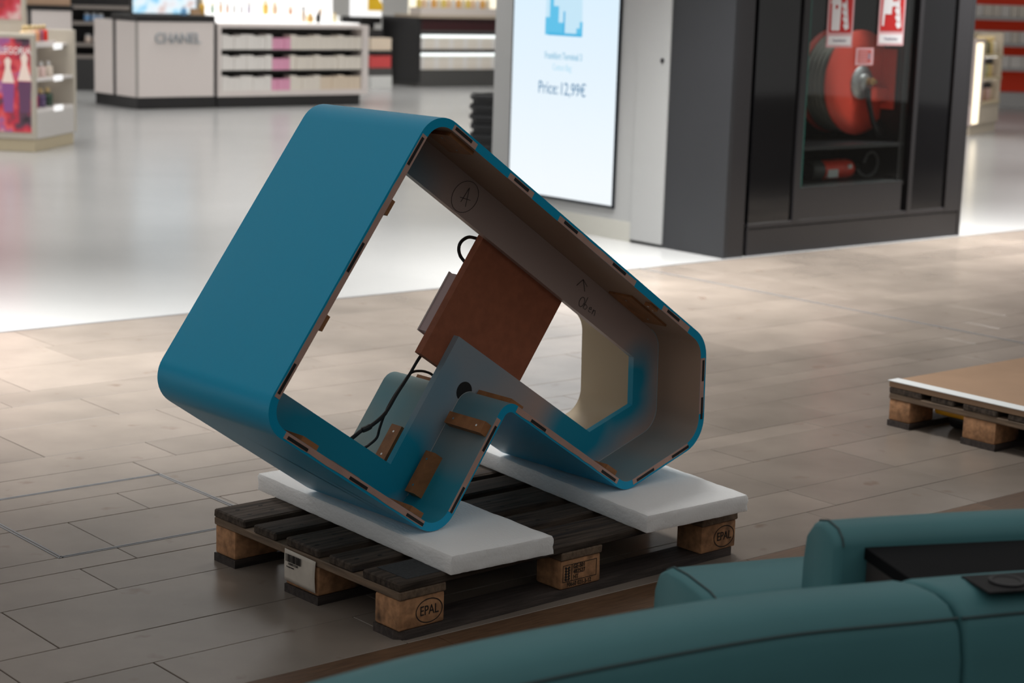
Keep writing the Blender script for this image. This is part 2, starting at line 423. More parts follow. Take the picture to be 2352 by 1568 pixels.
obj('roller', lathe([(.03, -.05), (.036, -.045), (.036, .045), (.03, .05)], 20, mat4=Matrix.Translation((.19, .595, .0362)) @ Matrix.Rotation(math.pi / 2, 4, 'X')), BLACK, pj)

# ================================================================ FOAM SHEETS
def foammat():
    m = M('white_pe_foam', (.95, .945, .935), .38, spec=.4, bump=.6, bscale=120, stretch=(1.6, .5, 1))
    b = m.node_tree.nodes['Principled BSDF']; b.inputs['Subsurface Weight'].default_value = .6; b.inputs['Subsurface Radius'].default_value = (.03, .03, .03); b.inputs['Subsurface Scale'].default_value = 1.0
    return m
def foam(N_, R_, L_, label, seed):
    rnd = random.Random(seed)
    N_, R_, L_ = [Vector((*p, 0)) for p in (N_, R_, L_)]
    ex = (R_ - N_); lx = ex.length; ang = math.atan2(ex.y, ex.x); ly = (L_ - N_).length
    nx, ny, nz = 26, 60, 5; z0, h = .1455, .0485
    sk = (L_ - N_).dot(ex.normalized()) / ly
    bm = bmesh.new(); grid = {}
    for i in range(nx + 1):
        for j in range(ny + 1):
            for k in range(nz + 1):
                if 0 < i < nx and 0 < j < ny and 0 < k < nz: continue
                x, y, z = i / nx * lx, j / ny * ly, k / nz * h
                if i in (0, nx): x += rnd.uniform(-1, 1) * .0011 + (.002 * math.sin(k * 2.1 + 1) if i == nx else 0)
                if j in (0, ny): y += rnd.uniform(-1, 1) * .0014
                if k == nz: z += .0006 * math.sin(y * 40 + 3 * math.sin(x * 9)) + rnd.uniform(-.0003, .0003)
                if k == nz and (i in (0, nx) or j in (0, ny)): z -= .0022
                if k == nz and i in (0, nx): x += .0015 if i == 0 else -.0015
                x += y * sk
                grid[i, j, k] = bm.verts.new((x, y, z0 + z))
    def q(*ks):
        vs = [grid[k] for k in ks]; bm.faces.new(vs)
    for i in range(nx):
        for j in range(ny):
            q((i, j, nz), (i + 1, j, nz), (i + 1, j + 1, nz), (i, j + 1, nz)); q((i, j, 0), (i, j + 1, 0), (i + 1, j + 1, 0), (i + 1, j, 0))
    for i in range(nx):
        for k in range(nz):
            q((i, 0, k), (i + 1, 0, k), (i + 1, 0, k + 1), (i, 0, k + 1)); q((i, ny, k), (i, ny, k + 1), (i + 1, ny, k + 1), (i + 1, ny, k))
    for j in range(ny):
        for k in range(nz):
            q((0, j, k), (0, j, k + 1), (0, j + 1, k + 1), (0, j + 1, k)); q((nx, j, k), (nx, j + 1, k), (nx, j + 1, k + 1), (nx, j, k + 1))
    o = obj('foam_sheet', bm, foammat(), None, N_, (0, 0, ang), label=label, cat='foam')
    shade_auto(o, 40); return o
foam((-.129, 4.381), (.119, 4.579), (-.692, 5.095), 'white foam sheet under the near pointed foot of the blue frame', 3)
foam((.368, 4.788), (.659, 5.032), (-.167, 5.574), 'white foam sheet under the far foot of the blue frame', 5)

# ================================================================ THE BLUE FRAME
FO = Vector((-.172, 4.585, .1952)); FRZ = R(42.2065); DEP = .48; T = .022
fr = thing('frame_housing', FO, FRZ, 'large turquoise blue polygonal frame housing standing tilted on two foam sheets', 'frame')
PV = [(-.035, 1.254, .078), (.970, .581, .095), (.976, .289, .095), (.667, .186, .075), (.227, .476, .022), (.008, .165, .078), (-.546, .543, .078)]
PV = [(s, z - .194, r) for s, z, r in PV]
def rounded(pv, t, seg=10):
    """outer path offset inwards by t (clockwise polygon in s,z)"""
    n = len(pv); out = []
    for i in range(n):
        p, q, r = [Vector(pv[(i + k) % n][:2]) for k in (-1, 0, 1)]; rad = pv[i][2]
        d1 = (q - p).normalized(); d2 = (r - q).normalized()
        n1 = Vector((-d1.y, d1.x)); n2 = Vector((-d2.y, d2.x))      # outward for clockwise
        convex = d1.x * d2.y - d1.y * d2.x < 0
        bis = (n1 + n2).normalized(); co = bis.dot(n1)
        if convex: c = q - bis * (rad / co); a, b, ro = n1, n2, rad - t
        else: c = q + bis * (rad / co); a, b, ro = n1, n2, -(rad + t)
        A0 = math.atan2(a.y, a.x); A1 = math.atan2(b.y, b.x)
        while A1 - A0 > math.pi: A1 -= 2 * math.pi
        while A1 - A0 < -math.pi: A1 += 2 * math.pi
        for k in range(seg + 1):
            th = A0 + (A1 - A0) * k / seg; out.append(c + Vector((math.cos(th), math.sin(th))) * ro)
    return out
OUT = rounded(PV, 0); INN = rounded(PV, T)
bm = bmesh.new(); n = len(OUT); YS = [0, .0015, .175, DEP - .0015, DEP]
vo = [[bm.verts.new((p.x, y, p.y)) for p in (OUT)] for y in YS]; vi = [[bm.verts.new((p.x, y, p.y)) for p in INN] for y in YS]
for i in range(n):
    j = (i + 1) % n
    for k in range(4):
        f = bm.faces.new((vo[k][i], vo[k][j], vo[k + 1][j], vo[k + 1][i])); f.material_index = 0
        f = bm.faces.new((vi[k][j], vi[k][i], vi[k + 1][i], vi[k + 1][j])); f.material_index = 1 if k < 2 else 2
    bm.faces.new((vo[0][j], vo[0][i], vi[0][i], vi[0][j])).material_index = 0
    bm.faces.new((vo[4][i], vo[4][j], vi[4][j], vi[4][i])).material_index = 0
bmesh.ops.recalc_face_normals(bm, faces=bm.faces[:])
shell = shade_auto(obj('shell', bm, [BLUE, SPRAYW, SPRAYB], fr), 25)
# inner panel with polygon opening
HOLE = []
for i in range(7):      # mitred offset of the outline, 122 mm inside it
    p, q, r = [Vector(PV[(i + k) % 7][:2]) for k in (-1, 0, 1)]
    d1 = (q - p).normalized(); d2 = (r - q).normalized(); n1 = Vector((-d1.y, d1.x)); n2 = Vector((-d2.y, d2.x)); bs = (n1 + n2).normalized()
    HOLE.append(q - bs * (.122 / bs.dot(n1)))
P0, P1 = .165, .185
def ring_tris(outer, hole):
    bt = bmesh.new(); vs = [bt.verts.new((p.x, p.y, 0)) for p in outer + hole]; no = len(outer)
    es = [bt.edges.new((vs[i], vs[(i + 1) % no])) for i in range(no)] + [bt.edges.new((vs[no + i], vs[no + (i + 1) % len(hole)])) for i in range(len(hole))]
    for i, v in enumerate(vs): v.index = i
    bmesh.ops.triangle_fill(bt, use_beauty=True, edges=es)
    bt.verts.index_update(); out = [tuple(v.index for v in f.verts) for f in bt.faces]; bt.free(); return out
def panel(outer, hole, y0, y1):
    bm = bmesh.new(); pts = outer + hole
    a = [bm.verts.new((p.x, y0, p.y)) for p in pts]; b = [bm.verts.new((p.x, y1, p.y)) for p in pts]
    for t in ring_tris(outer, hole):
        bm.faces.new([a[i] for i in t]); bm.faces.new([b[i] for i in t][::-1])
    no = len(outer)
    for lo, hi in ((0, no), (no, len(pts))):
        m = hi - lo
        for i in range(m): bm.faces.new((a[lo + i], a[lo + (i + 1) % m], b[lo + (i + 1) % m], b[lo + i]))
    bmesh.ops.recalc_face_normals(bm, faces=bm.faces[:]); return bm
obj('inner_panel', panel(rounded(PV, T + .0004), HOLE, P0, P1), SPRAY, fr, label='grey-brown inner panel with blue overspray')
# caulk bead where the panel meets the wall
bead = rounded(PV, T + .0012, 10)
CAULK = M('pale_caulk', (.34, .38, .40), .5)
k1 = [Vector((p.x, P0 - .001, p.y)) for p in bead[11:44]]
obj('caulk_bead', tube(k1, .0014, 6), CAULK, fr)
k2 = [Vector((p.x, P0 - .001, p.y)) for p in bead[46:56]]
obj('caulk_bead', tube(k2, .0012, 6), CAULK, fr)
# bare edge strips on the front rim: (edge, from, to) as fractions between vertices
EDGE = {'AB': 0, 'BC': 1, 'CD': 2, 'DE': 3, 'EF': 4, 'FG': 5, 'GA': 6}
def edgeframe(e):
    i = EDGE[e]; p = Vector(PV[i][:2]); q = Vector(PV[(i + 1) % 7][:2]); d = (q - p).normalized()
    return p, d, Vector((d.y, -d.x)), (q - p).length      # inward normal
def eslab(e, l0, l1, w0, w1, y0, y1, jag=0):
    p, d, nn, L_ = edgeframe(e)
    pts = []
    m = max(1, int((l1 - l0) / .03))
    for k in range(m + 1):
        t = l0 + (l1 - l0) * k / m
        pts.append(p + d * t + nn * (w0 + (random.uniform(0, .0022) if jag else 0)))
    for k in range(m, -1, -1): pts.append(p + d * (l0 + (l1 - l0) * k / m) + nn * w1)
    return prism([(q.x, q.y) for q in pts], y0, y1)
STR = {'AB': [(.075, .165), (.298, .398), (.51, .86), (.995, 1.125)], 'BC': [(.052, .212)], 'CD': [(.062, .29)], 'DE': [(.045, .50)],
       'EF': [(.035, .305)], 'FG': [(.075, .585)], 'GA': [(.075, .80)]}
for e, l in STR.items():
    for a, b in l: obj('edge_strip', eslab(e, a, b, .0045, T - .0004, -.0007, .0006, 1), MDF, fr)
SLOTS = {'AB': [(.082, .145), (.318, .377), (.532, .590), (.752, .812), (.986 + .03, .045 + 1.03)], 'BC': [(.058, .118), (.165, .228)], 'CD': [(.060, .13), (.205, .275)],
         'DE': [(.055, .12), (.375, .438)], 'EF': [(.055, .128), (.232, .305)], 'FG': [(.075, .14), (.29, .355), (.505, .575)], 'GA': [(.085, .165), (.415, .495), (.715, .792)]}
for e, l in SLOTS.items():
    for a, b in l: obj('slot', eslab(e, a, min(b, edgeframe(e)[3] - .02), .0075, .0155, -.0013, .001), SLOT, fr)
# wooden cleats on the inside of the walls: (edge, along, length, y0, y1, width off wall)
def cleat(e, l0, l1, y0, y1, w=.018):
    o = obj('cleat', eslab(e, l0, l1, T, T + w, y0, y1), CLEATM, fr)
    p, d, nn, L_ = edgeframe(e)
    for k in (.18, .82):
        if (l1 - l0) > (y1 - y0): c = p + d * (l0 + (l1 - l0) * k) + nn * (T + w); y = (y0 + y1) / 2
        else: c = p + d * (l0 + l1) / 2 + nn * (T + w); y = y0 + (y1 - y0) * k
        rx = Vector((nn.x, 0, nn.y)).to_track_quat('Z', 'Y').to_matrix().to_4x4()
        obj('screw', lathe([(.0032, -.001), (.0032, .0006)], 8, mat4=Matrix.Translation((c.x, y, c.y)) @ rx), M('screw_zinc', (.6, .6, .6), .3, metal=1), o)
cleat('EF', .060, .093, .004, .146, .024)          # across, near the notch
cleat('EF', .18, .298, .112, .150, .030)    # along, by the panel
cleat('EF', .139, .245, .280, .322, .030)    # behind the panel
cleat('DE', .455, .505, .03, .16, .014)
cleat('DE', .33, .50, .20, .42, .012)
cleat('DE', .055, .10, .008, .12, .016)
cleat('FG', .085, .13, .006, .10, .016); cleat('FG', .475, .53, .008, .12, .014); cleat('FG', .30, .40, .03, .15, .006)
cleat('GA', .265, .305, .004, .10, .014); cleat('GA', .585, .625, .004, .10, .014)
cleat('AB', .085, .175, .012, .10, .010); cleat('AB', .93, 1.10, .06, .15, .006); cleat('AB', .955, .99, .008, .03, .010)
# brown backing board behind the panel
def s2z(pts): return [(s, z - .194) for s, z in pts]
obj('backing_board', prism(s2z([(.085, .606), (.292, .897), (.584, .703), (.377, .412)]), P1 + .0006, P1 + .0246), BROWN, fr, label='brown hardboard backing board')
ux = Vector((.58, .815)); vx = Vector((.815, -.58))
def brd(u, v): p = Vector((.085, .606 - .194)) + ux * u + vx * v; return (p.x, p.y)
drv = obj('led_driver', prism([brd(.066, .008), brd(.238, .008), brd(.238, .06), brd(.066, .06)], P1 + .026, P1 + .064), M('pale_pink_housing', (.56, .42, .44), .45), fr, label='pale pink power supply box')
box('lid_seam', (-.001, .001, -.001, .001, -.001, .001), BLACK, drv, loc=(*[brd(.18, .007)[0]], P1 + .05, brd(.18, .007)[1])) if False else None
obj('driver_lid', prism([brd(.063, .006), brd(.241, .006), brd(.241, .062), brd(.063, .062)], P1 + .064, P1 + .068), M('driver_lid', (.66, .60, .60), .4), drv)
def fp(s, z, y): return Vector((s, y, z - .194))
def rel(px): return px
def b3(u, v, y): q = brd(u, v); return Vector((q[0], y, q[1]))
obj('cable', tube(smoothpath([fp(.318, .878, .215), fp(.303, .884, .235), fp(.278, .888, .235), fp(.255, .878, .235), fp(.247, .860, .235), fp(.254, .839, .235), fp(.265, .822, .225), fp(.278, .808, .215)]), .0046), CABLE, fr)
obj('cable', tube(smoothpath([fp(.150, .63, .215), fp(.109, .588, .218), fp(.085, .542, .23), fp(.054, .494, .24), fp(.024, .444, .25), fp(-.017, .413, .26), fp(-.041, .404, .265), fp(-.065, .388, .27), fp(-.12, .34, .30)]),
                  [.0042] * 32 + [.0052] * 8 + [.0075] * 8 + [.0052] * 17), CABLE, fr)
obj('cable', tube(smoothpath([fp(.26, .49, .33), fp(.229, .508, .30), fp(.200, .524, .29), fp(.162, .535, .28), fp(.121, .536, .268), fp(.084, .511, .258), fp(.052, .475, .258), fp(.028, .438, .258), fp(.016, .403, .262), fp(.010, .379, .265), fp(-.008, .363, .27), fp(-.03, .355, .27), fp(-.08, .33, .30)]), .0036), CABLE, fr)
# cable hole in the panel by the notch
hp = Vector((.188, .478 - .194 + .022))
obj('cable_hole', lathe([(.026, 0), (.026, .0012)], 24, mat4=Matrix.Translation((.218, P0 - .0002, .300)) @ Matrix.Rotation(math.pi / 2, 4, 'X')), SLOT, fr)
# pencil marks on the panel
PENCIL = M('pencil_line', (.050, .045, .045), .8)
yq = P0 - .0012
bm = bmesh.new()
cA = Vector((.203, .812)); aq = R(-12)
tube([Vector((cA.x + .045 * math.cos(2 * math.pi * k / 28) + .006 * math.sin(2 * math.pi * k / 28), yq, cA.y + .040 * math.sin(2 * math.pi * k / 28))) for k in range(28)], .00065, 4, True, bm)
for pa, pb in (((-.014, -.012), (.014, .022)), ((.014, .022), (.002, -.026)), ((-.016, .000), (.018, -.010))):
    tube([Vector((cA.x + pa[0], yq, cA.y + pa[1])), Vector((cA.x + pb[0], yq, cA.y + pb[1]))], .0007, 4, False, bm)
obj('pencil_mark', bm, PENCIL, fr, label='pencilled letter A in a circle')
bm = bmesh.new()
for l in (((.644, .528), (.637, .562)), ((.637, .562), (.613, .548)), ((.637, .562), (.653, .541))):
    tube([Vector((p[0], yq, p[1])) for p in l], .0008, 4, False, bm)
obj('pencil_mark', bm, PENCIL, fr, label='pencilled arrow')
bm = bmesh.new(); o0 = Vector((.622, .500)); od = Vector((.88, -.48)); ov = Vector((.48, .88))
def st(pts): tube([Vector((o0.x + od.x * x + ov.x * y, yq, o0.y + od.y * x + ov.y * y)) for x, y in pts], .0008, 4, False, bm)
st([(.011 + .010 * math.cos(t * .7), .006 + .014 * math.sin(t * .7)) for t in range(10)])
st([(.026, .026), (.024, -.006), (.034, -.007), (.038, .002), (.030, .006), (.025, .003)])
st([(.046, .001), (.056, .002), (.053, .008), (.046, .004), (.048, -.006), (.057, -.006)])
st([(.064, .006), (.064, -.008), (.065, .002), (.071, .006), (.074, .0), (.075, -.009)])
obj('pencil_mark', bm, PENCIL, fr, label='pencilled word oben')
# blue strokes painted where the glossy underside shows no reflection
bm = bmesh.new()
p, d, nn, L_ = edgeframe('FG')
for (l0, l1, y0, y1, w) in ((.12, .50, .12, .30, .010), (.10, .36, .055, .17, .006)):
    a = p + d * l0 - nn * .0006; b = p + d * l1 - nn * .0006
    vs = [(a.x, y0, a.y), (a.x, y0 + w * .3, a.y), ((a.x + b.x) / 2, (y0 + y1) / 2 + w, (a.y + b.y) / 2), (b.x, y1, b.y), ((a.x + b.x) / 2, (y0 + y1) / 2, (a.y + b.y) / 2)]
    bm.faces.new([bm.verts.new(v) for v in vs])
obj('reflection_gap_streak', bm, M('deep_blue_reflection_gap', (.0, .16, .30), .5), fr)


# ================================================================ LOUNGE SEATING (foreground)
TEAL = M('teal_leather', (.07, .205, .225), .5, spec=.3, var=.05, scale=5, bump=.06, bscale=260)
SEAM = M('teal_seam', (.035, .075, .08), .6)
def sweep(name, path, sec, mat, parent, cap=.012, n=10, skew=0.):
    pts = smoothpath([(*p, 0) for p in path], n); bm = bmesh.new(); rings = []
    cq = sum(q for q, z in sec) / len(sec); cz = sum(z for q, z in sec) / len(sec)
    def ringat(p, d, k):
        nn = Vector((d.y, -d.x, 0)); out = []
        for q, z in sec:
            out.append(bm.verts.new((p + d * (skew * max(q, 0)) + nn * (cq + (q - cq) * k)).to_tuple()[:2] + (cz + (z - cz) * (1 - (1 - k) * .55),)))
        return out
    m = len(pts)
    for i, p in enumerate(pts):
        d = (pts[min(i + 1, m - 1)] - pts[max(i - 1, 0)]).normalized()
        if i == 0:
            for t, k in ((0, .90), (.25, .955), (.6, .988)): rings.append(ringat(p + d * cap * (t - .0), d, k))
            rings.append(ringat(p + d * cap, d, 1))
        elif i == m - 1:
            rings.append(ringat(p - d * cap, d, 1))
            for t, k in ((.6, .988), (.25, .955), (0, .90)): rings.append(ringat(p - d * cap * t, d, k))
        else: rings.append(ringat(p, d, 1))
    ns = len(sec)
    for a, b in zip(rings, rings[1:]):
        for i in range(ns): bm.faces.new((a[i], a[(i + 1) % ns], b[(i + 1) % ns], b[i]))
    bm.faces.new(rings[0][::-1]); bm.faces.new(rings[-1])
    bmesh.ops.recalc_face_normals(bm, faces=bm.faces[:])
    return shade_auto(obj(name, bm, mat, parent), 62)
def along(path, q, z, n=10, skew=0.):
    pts = smoothpath([(*p, 0) for p in path], n); out = []
    for i, p in enumerate(pts):
        d = (pts[min(i + 1, len(pts) - 1)] - pts[max(i - 1, 0)]).normalized()
        out.append(Vector((p.x + d.y * q + d.x * q * skew, p.y - d.x * q + d.y * q * skew, z)))
    return out
SECT = [(.03, .09), (.004, .14), (0, .50), (.001, .555), (.008, .578), (.022, .594), (.045, .602), (.09, .605), (.14, .600), (.172, .589), (.190, .572), (.198, .562), (.206, .548), (.216, .50), (.222, .30), (.222, .14), (.20, .09)]
SECT = [(q * .72 - .025, z) for q, z in SECT]
def bench(name, path, label):
    t = thing(name, (0, 0, 0), 0, label, 'bench')
    sweep('cushion', path, SECT, TEAL, t, skew=.42)
    obj('seam', tube(along(path, .1945 * .72 - .0245, .5675, skew=.42), .0030, 6), SEAM, t)
    pl = [(p[0] + .0, p[1]) for p in path]
    sweep('plinth', pl, [(.01, 0), (.01, .10), (.10, .10), (.10, 0)], BLACK, t, cap=.02)
    return t
bench('curved_bench', [(-1.02, 1.72), (-.62, 2.14), (-.27, 2.473), (-.097, 2.623), (.095, 2.755), (.379, 2.918), (.648, 3.022)], 'long curved teal leather bench module nearest to the viewer')
b2 = bench('curved_bench', [(.658, 3.0255), (.88, 3.098), (1.20, 3.17), (1.6, 3.22)], 'teal leather bench module with a black power socket in its top')
SOCKB = M('socket_black', (.006, .006, .007), .5, spec=.12)
pw = thing('power_socket', (.80, 3.005, .6035), R(17), 'black power socket plate set into the teal bench top', 'socket')
box('plate', (-.032, .16, -.052, .038, 0, .004), SOCKB, pw, bev=.0018, seg=2)
SOCK = M('socket_grey', (.022, .022, .024), .45, spec=.2)
for xx in (.028, .105):
    o = obj('socket_ring', lathe([(.030, 0), (.030, .003), (.024, .003), (.022, .0005)], 24, mat4=Matrix.Translation((xx, -.006, .004))), SOCK, pw)
    obj('socket_well', lathe([(.0215, 0), (.0215, .0014)], 24, mat4=Matrix.Translation((xx, -.006, .004))), SLOT, o)
rb = thing('rear_bench', (0, 0, 0), 0, 'teal bench facing the pallet with low seat and taller back cushion', 'bench')
rpath = [(.285, 3.512), (.45, 3.577), (.62, 3.636), (.95, 3.72), (1.4, 3.80)]
SEATS = [(.03, .09), (.004, .14), (0, .37), (.004, .42), (.02, .452), (.05, .467), (.11, .470), (.2, .466), (.235, .458), (.25, .436), (.25, .14), (.22, .09)]
sweep('seat_cushion', rpath, SEATS, TEAL, rb, cap=.024)
d_ = (Vector(rpath[1]) - Vector(rpath[0])).normalized(); nn_ = Vector((d_.y, -d_.x)); q0 = Vector(rpath[0]) + d_ * .021
obj('seam', tube([Vector((q0.x + nn_.x * q, q0.y + nn_.y * q, z + .0008)) for q, z in SEATS[2:11]], .0024, 6), SEAM, rb)
sweep('plinth', rpath, [(.05, 0), (.05, .10), (.2, .10), (.2, 0)], BLACK, rb, cap=.02)
bpath = [(.545, 3.291), (.70, 3.345), (.98, 3.425), (1.4, 3.51)]
BACKS = [(.0, .09), (-.02, .14), (-.024, .45), (-.02, .55), (-.012, .598), (.01, .622), (.04, .630), (.075, .625), (.092, .612), (.098, .598), (.098, .14), (.09, .09)]
sweep('back_cushion', bpath, BACKS, TEAL, rb, cap=.018)
d_ = (Vector(bpath[1]) - Vector(bpath[0])).normalized(); nn_ = Vector((d_.y, -d_.x)); q0 = Vector(bpath[0]) + d_ * .016
obj('seam', tube([Vector((q0.x + nn_.x * q, q0.y + nn_.y * q, z + .0008)) for q, z in BACKS[2:10]], .0022, 6), SEAM, rb)
tb = thing('console_table', (.628, 3.225, 0), R(14.5), 'black console table between the teal benches', 'table')
box('table_top', (.0, .95, -.195, -.012, .575, .597), M('black_laminate', (.005, .005, .006), .7, spec=.08), tb, bev=.001)
box('side_panel', (.004, .022, -.19, -.016, .0, .5748), M('dark_brown_panel', (.045, .034, .032), .5), tb)
box('side_panel', (.928, .946, -.19, -.016, .0, .5748), M('dark_brown_panel', (.045, .034, .032), .5), tb)

# ================================================================ DIGITAL KIOSK
K0 = Vector((1.21, 10.93, 0)); KX = 2.15; KRZ = TH - math.pi / 2
kio = thing('digital_kiosk', K0 + E2 * KX + E1 * .002, KRZ, 'white kiosk with a tall glowing price screen', 'kiosk')
KW = M('kiosk_warm_white', (.335, .337, .335), .45)
box('body', (0, 1.365, 0, .26, 0, 2.2), KW, kio, bev=.006)
box('plinth', (.0, 1.365, -.006, 0, 0, .12), M('kiosk_plinth_cream', (.42, .41, .37), .5), kio)
dr = box('service_door', (1.372, 1.645, -.018, .26, .018, 2.2), KW, kio, bev=.004)
box('toe_strip', (1.37, 1.645, 0, .2, 0, .017), BLACK, kio)
obj('lock', lathe([(.014, 0), (.014, .006), (.008, .006), (.008, .003)], 16, mat4=Matrix.Translation((1.594, -.018, 1.112)) @ Matrix.Rotation(math.pi / 2, 4, 'X')), BLACK, dr)
box('screen_bezel', (.196, 1.215, -.016, 0, .187, 2.06), M('bezel_black', (.006, .009, .014), .2), kio, bev=.002)
def screenmat():
    m = bpy.data.materials.new('screen_white'); m.use_nodes = True; N = m.node_tree.nodes; L = m.node_tree.links
    b = N['Principled BSDF']; b.inputs['Base Color'].default_value = (.02, .02, .02, 1); b.inputs['Roughness'].default_value = .15
    tc = N.new('ShaderNodeTexCoord'); sx = N.new('ShaderNodeSeparateXYZ'); L.new(tc.outputs['Object'], sx.inputs[0])
    mr = N.new('ShaderNodeMapRange'); mr.inputs[1].default_value = .3; mr.inputs[2].default_value = 1.7; L.new(sx.outputs[2], mr.inputs[0])
    mx = N.new('ShaderNodeMix'); mx.data_type = 'RGBA'; mx.inputs[6].default_value = (.90, .96, 1.0, 1); mx.inputs[7].default_value = (.68, .86, 1.0, 1)
    L.new(mr.outputs[0], mx.inputs[0]); L.new(mx.outputs[2], b.inputs['Emission Color']); b.inputs['Emission Strength'].default_value = .97
    return m
scr = box('screen', (.212, 1.199, -.0175, -.0155, .205, 2.045), screenmat(), kio)
def px(col, e=1.): return M('pixels_%.2f_%.2f_%.2f' % col, (.01, .01, .01), .3, emit=e, ecol=col)
ty = -.0180
def kt(s, size, t, z, col, sx=1.): text('screen_text', s, size, px(col), scr, (KX - t, ty, z), FRONT, sx=sx, ext=.0003)
kt('Frankfurt Terminal 3', .062, 1.445, 1.090, (.12, .42, .62), .68)
kt('Cotton Bag', .058, 1.455, 1.020, (.42, .70, .86), .66)
kt('Price:', .112, 1.578, .886, (.04, .20, .38), .78)
kt('12,99\u20ac', .112, 1.345, .886, (.04, .20, .38), .78)
def flat(name, poly, mat, parent, y, dy=.0003):
    return obj(name, prism(poly, y - dy, y), mat, parent)
bx = lambda t: KX - t
bag = flat('bag_picture', [(bx(1.626), 1.218), (bx(1.274), 1.218), (bx(1.29), 1.62), (bx(1.62), 1.62)], px((.55, .78, .92)), scr, ty)
for t0, t1, z1 in ((1.626, 1.585, 1.33), (1.585, 1.55, 1.46), (1.55, 1.50, 1.40), (1.50, 1.455, 1.30), (1.455, 1.44, 1.37), (1.33, 1.30, 1.27), (1.30, 1.274, 1.31)):
    flat('bag_print', [(bx(t0), 1.222), (bx(t1), 1.222), (bx(t1), z1), (bx(t0), z1)], px((.03, .42, .74) if (t0 * 100) % 2 > 1 else (.10, .52, .80)), bag, ty - .0004)
flat('bag_print', [(bx(1.60), 1.218), (bx(1.28), 1.218), (bx(1.28), 1.236), (bx(1.60), 1.236)], px((.05, .45, .75)), bag, ty - .0008)

# ================================================================ DARK FIRE CABINET
CABM = M('charcoal_panel', (.022, .023, .026), .42, var=.05, scale=3)
CABD = M('charcoal_front', (.022, .021, .023), .3)
GLD = M('smoked_glass', (.006, .006, .007), .06, spec=.5)
GL = glassmat('clear_glass', (.93, .96, .95))
cab = thing('fire_cabinet', K0, TH, 'tall charcoal cabinet with glass door around the red hose reel', 'cabinet')
CD = .66
box('side_panel', (.0, .03, .0, CD, 0, 2.25), CABM, cab)
box('side_panel', (2.19, 2.22, .0, CD, 0, 2.25), CABD, cab)
box('back_panel', (.03, 2.19, CD - .03, CD, 0, 2.25), CABD, cab)
box('roof_panel', (.03, 2.19, .02, CD - .03, 2.2, 2.25), CABD, cab)
box('kick_panel', (.2, 2.19, .004, .03, 0, .158), CABD, cab, bev=.002)
box('post', (.03, .165, .0, .06, 0, 2.2), CABD, cab, bev=.002)
box('post', (2.045, 2.19, .0, .06, .163, 2.2), CABD, cab, bev=.002)
for x0, x1 in ((.555, .64), (1.628, 1.70)):
    box('mullion', (x0 + .028, x1, .0, .05, .182, 2.2), CABD, cab, bev=.002)
box('shadow_gap', (.165, .2, .05, .06, 0, 2.2), SLOT, cab); box('shadow_gap', (.553, .583, .045, .055, .182, 2.2), SLOT, cab)
box('shadow_gap', (1.60, 1.656, .052, .06, .182, 2.2), SLOT, cab); box('shadow_gap', (2.015, 2.045, .045, .055, .182, 2.2), SLOT, cab)
box('sill_rail', (.2, 2.045, .002, .05, .163, .192), CABD, cab, bev=.002)
box('smoked_pane', (.2, .553, .006, .016, .192, 2.2), GLD, cab); box('smoked_pane', (1.70, 2.015, .006, .016, .192, 2.2), GLD, cab)
dp = box('door_apron', (.64, 1.60, .004, .03, .192, .385), CABD, cab, bev=.002)
box('glass_pane', (.646, 1.60, .002, .010, .385, 2.2), GL, cab, label='clear glass door pane')
box('pane_edge', (.640, .646, .001, .011, .385, 2.2), M('glass_edge_green', (.03, .16, .13), .2), cab)
box('niche_floor', (.583, 1.70, .031, CD - .03, .36, .384), M('niche_dark', (.03, .03, .031), .5), cab)
box('niche_side', (.583, .60, .06, CD - .03, .384, 2.2), CABD, cab); box('niche_side', (1.66, 1.68, .065, CD - .03, .384, 2.2), CABD, cab)
box('niche_shelf', (.60, 1.66, .05, CD - .03, .600, .622), CABD, cab)
# hose reel
RED = M('fire_red', (.80, .075, .045), .38)
hr = thing('hose_reel', K0, TH, 'red fire hose reel with grey hose behind the glass', 'hose reel')
def RX(x, y, z): return Matrix.Translation((x, y, z)) @ Matrix.Rotation(math.pi / 2, 4, 'X')
RC = (1.46, .28, .985)
def dish(y, sgn):
    return lathe([(.05, .0), (.09, .0), (.10, .012), (.24, .02), (.30, .014), (.328, -.004), (.33, -.012), (.32, -.014), (.05, -.006)], 40, mat4=RX(RC[0], y, RC[2]))
shade_auto(obj('front_disc', dish(.28, 1), RED, hr)); shade_auto(obj('rear_disc', dish(.50, 1), RED, hr))
HOSE = M('grey_hose', (.36, .33, .29), .6)
bm = bmesh.new()
for k in range(5):
    tube([Vector((RC[0] + .30 * math.cos(2 * math.pi * i / 40), .318 + k * .036, RC[2] + .30 * math.sin(2 * math.pi * i / 40))) for i in range(40)], .019, 8, True, bm)
shade(obj('hose_coil', bm, HOSE, hr)); obj('drum', lathe([(.26, -.2), (.26, .0)], 32, mat4=RX(RC[0], .30, RC[2])), RED, hr)
STL = M('bare_cast_metal', (.42, .42, .43), .45, metal=.6, var=.25, scale=25)
shade_auto(obj('hub', lathe([(.105, 0), (.105, .012), (.095, .022), (.06, .03), (.05, .045), (.0, .05)][:5] + [(.02, .05)], 28, mat4=RX(RC[0], .275, RC[2])), STL, hr))
obj('hub_valve', lathe([(.022, 0), (.022, .05), (.012, .055), (.012, .07)], 14, mat4=RX(RC[0] + .015, .235, RC[2] + .01)), M('brass', (.55, .38, .16), .35, metal=.9), hr)
box('arm', (RC[0] + .02, RC[0] + .345, .195, .225, .87, .955), RED, hr, bev=.004)
box('arm_bracket', (RC[0] + .345, RC[0] + .36, .19, .60, .82, 1.15), RED, hr, bev=.003) if False else box('arm_bracket', (1.640, 1.655, .15, .62, .82, 1.2), RED, hr, bev=.003)
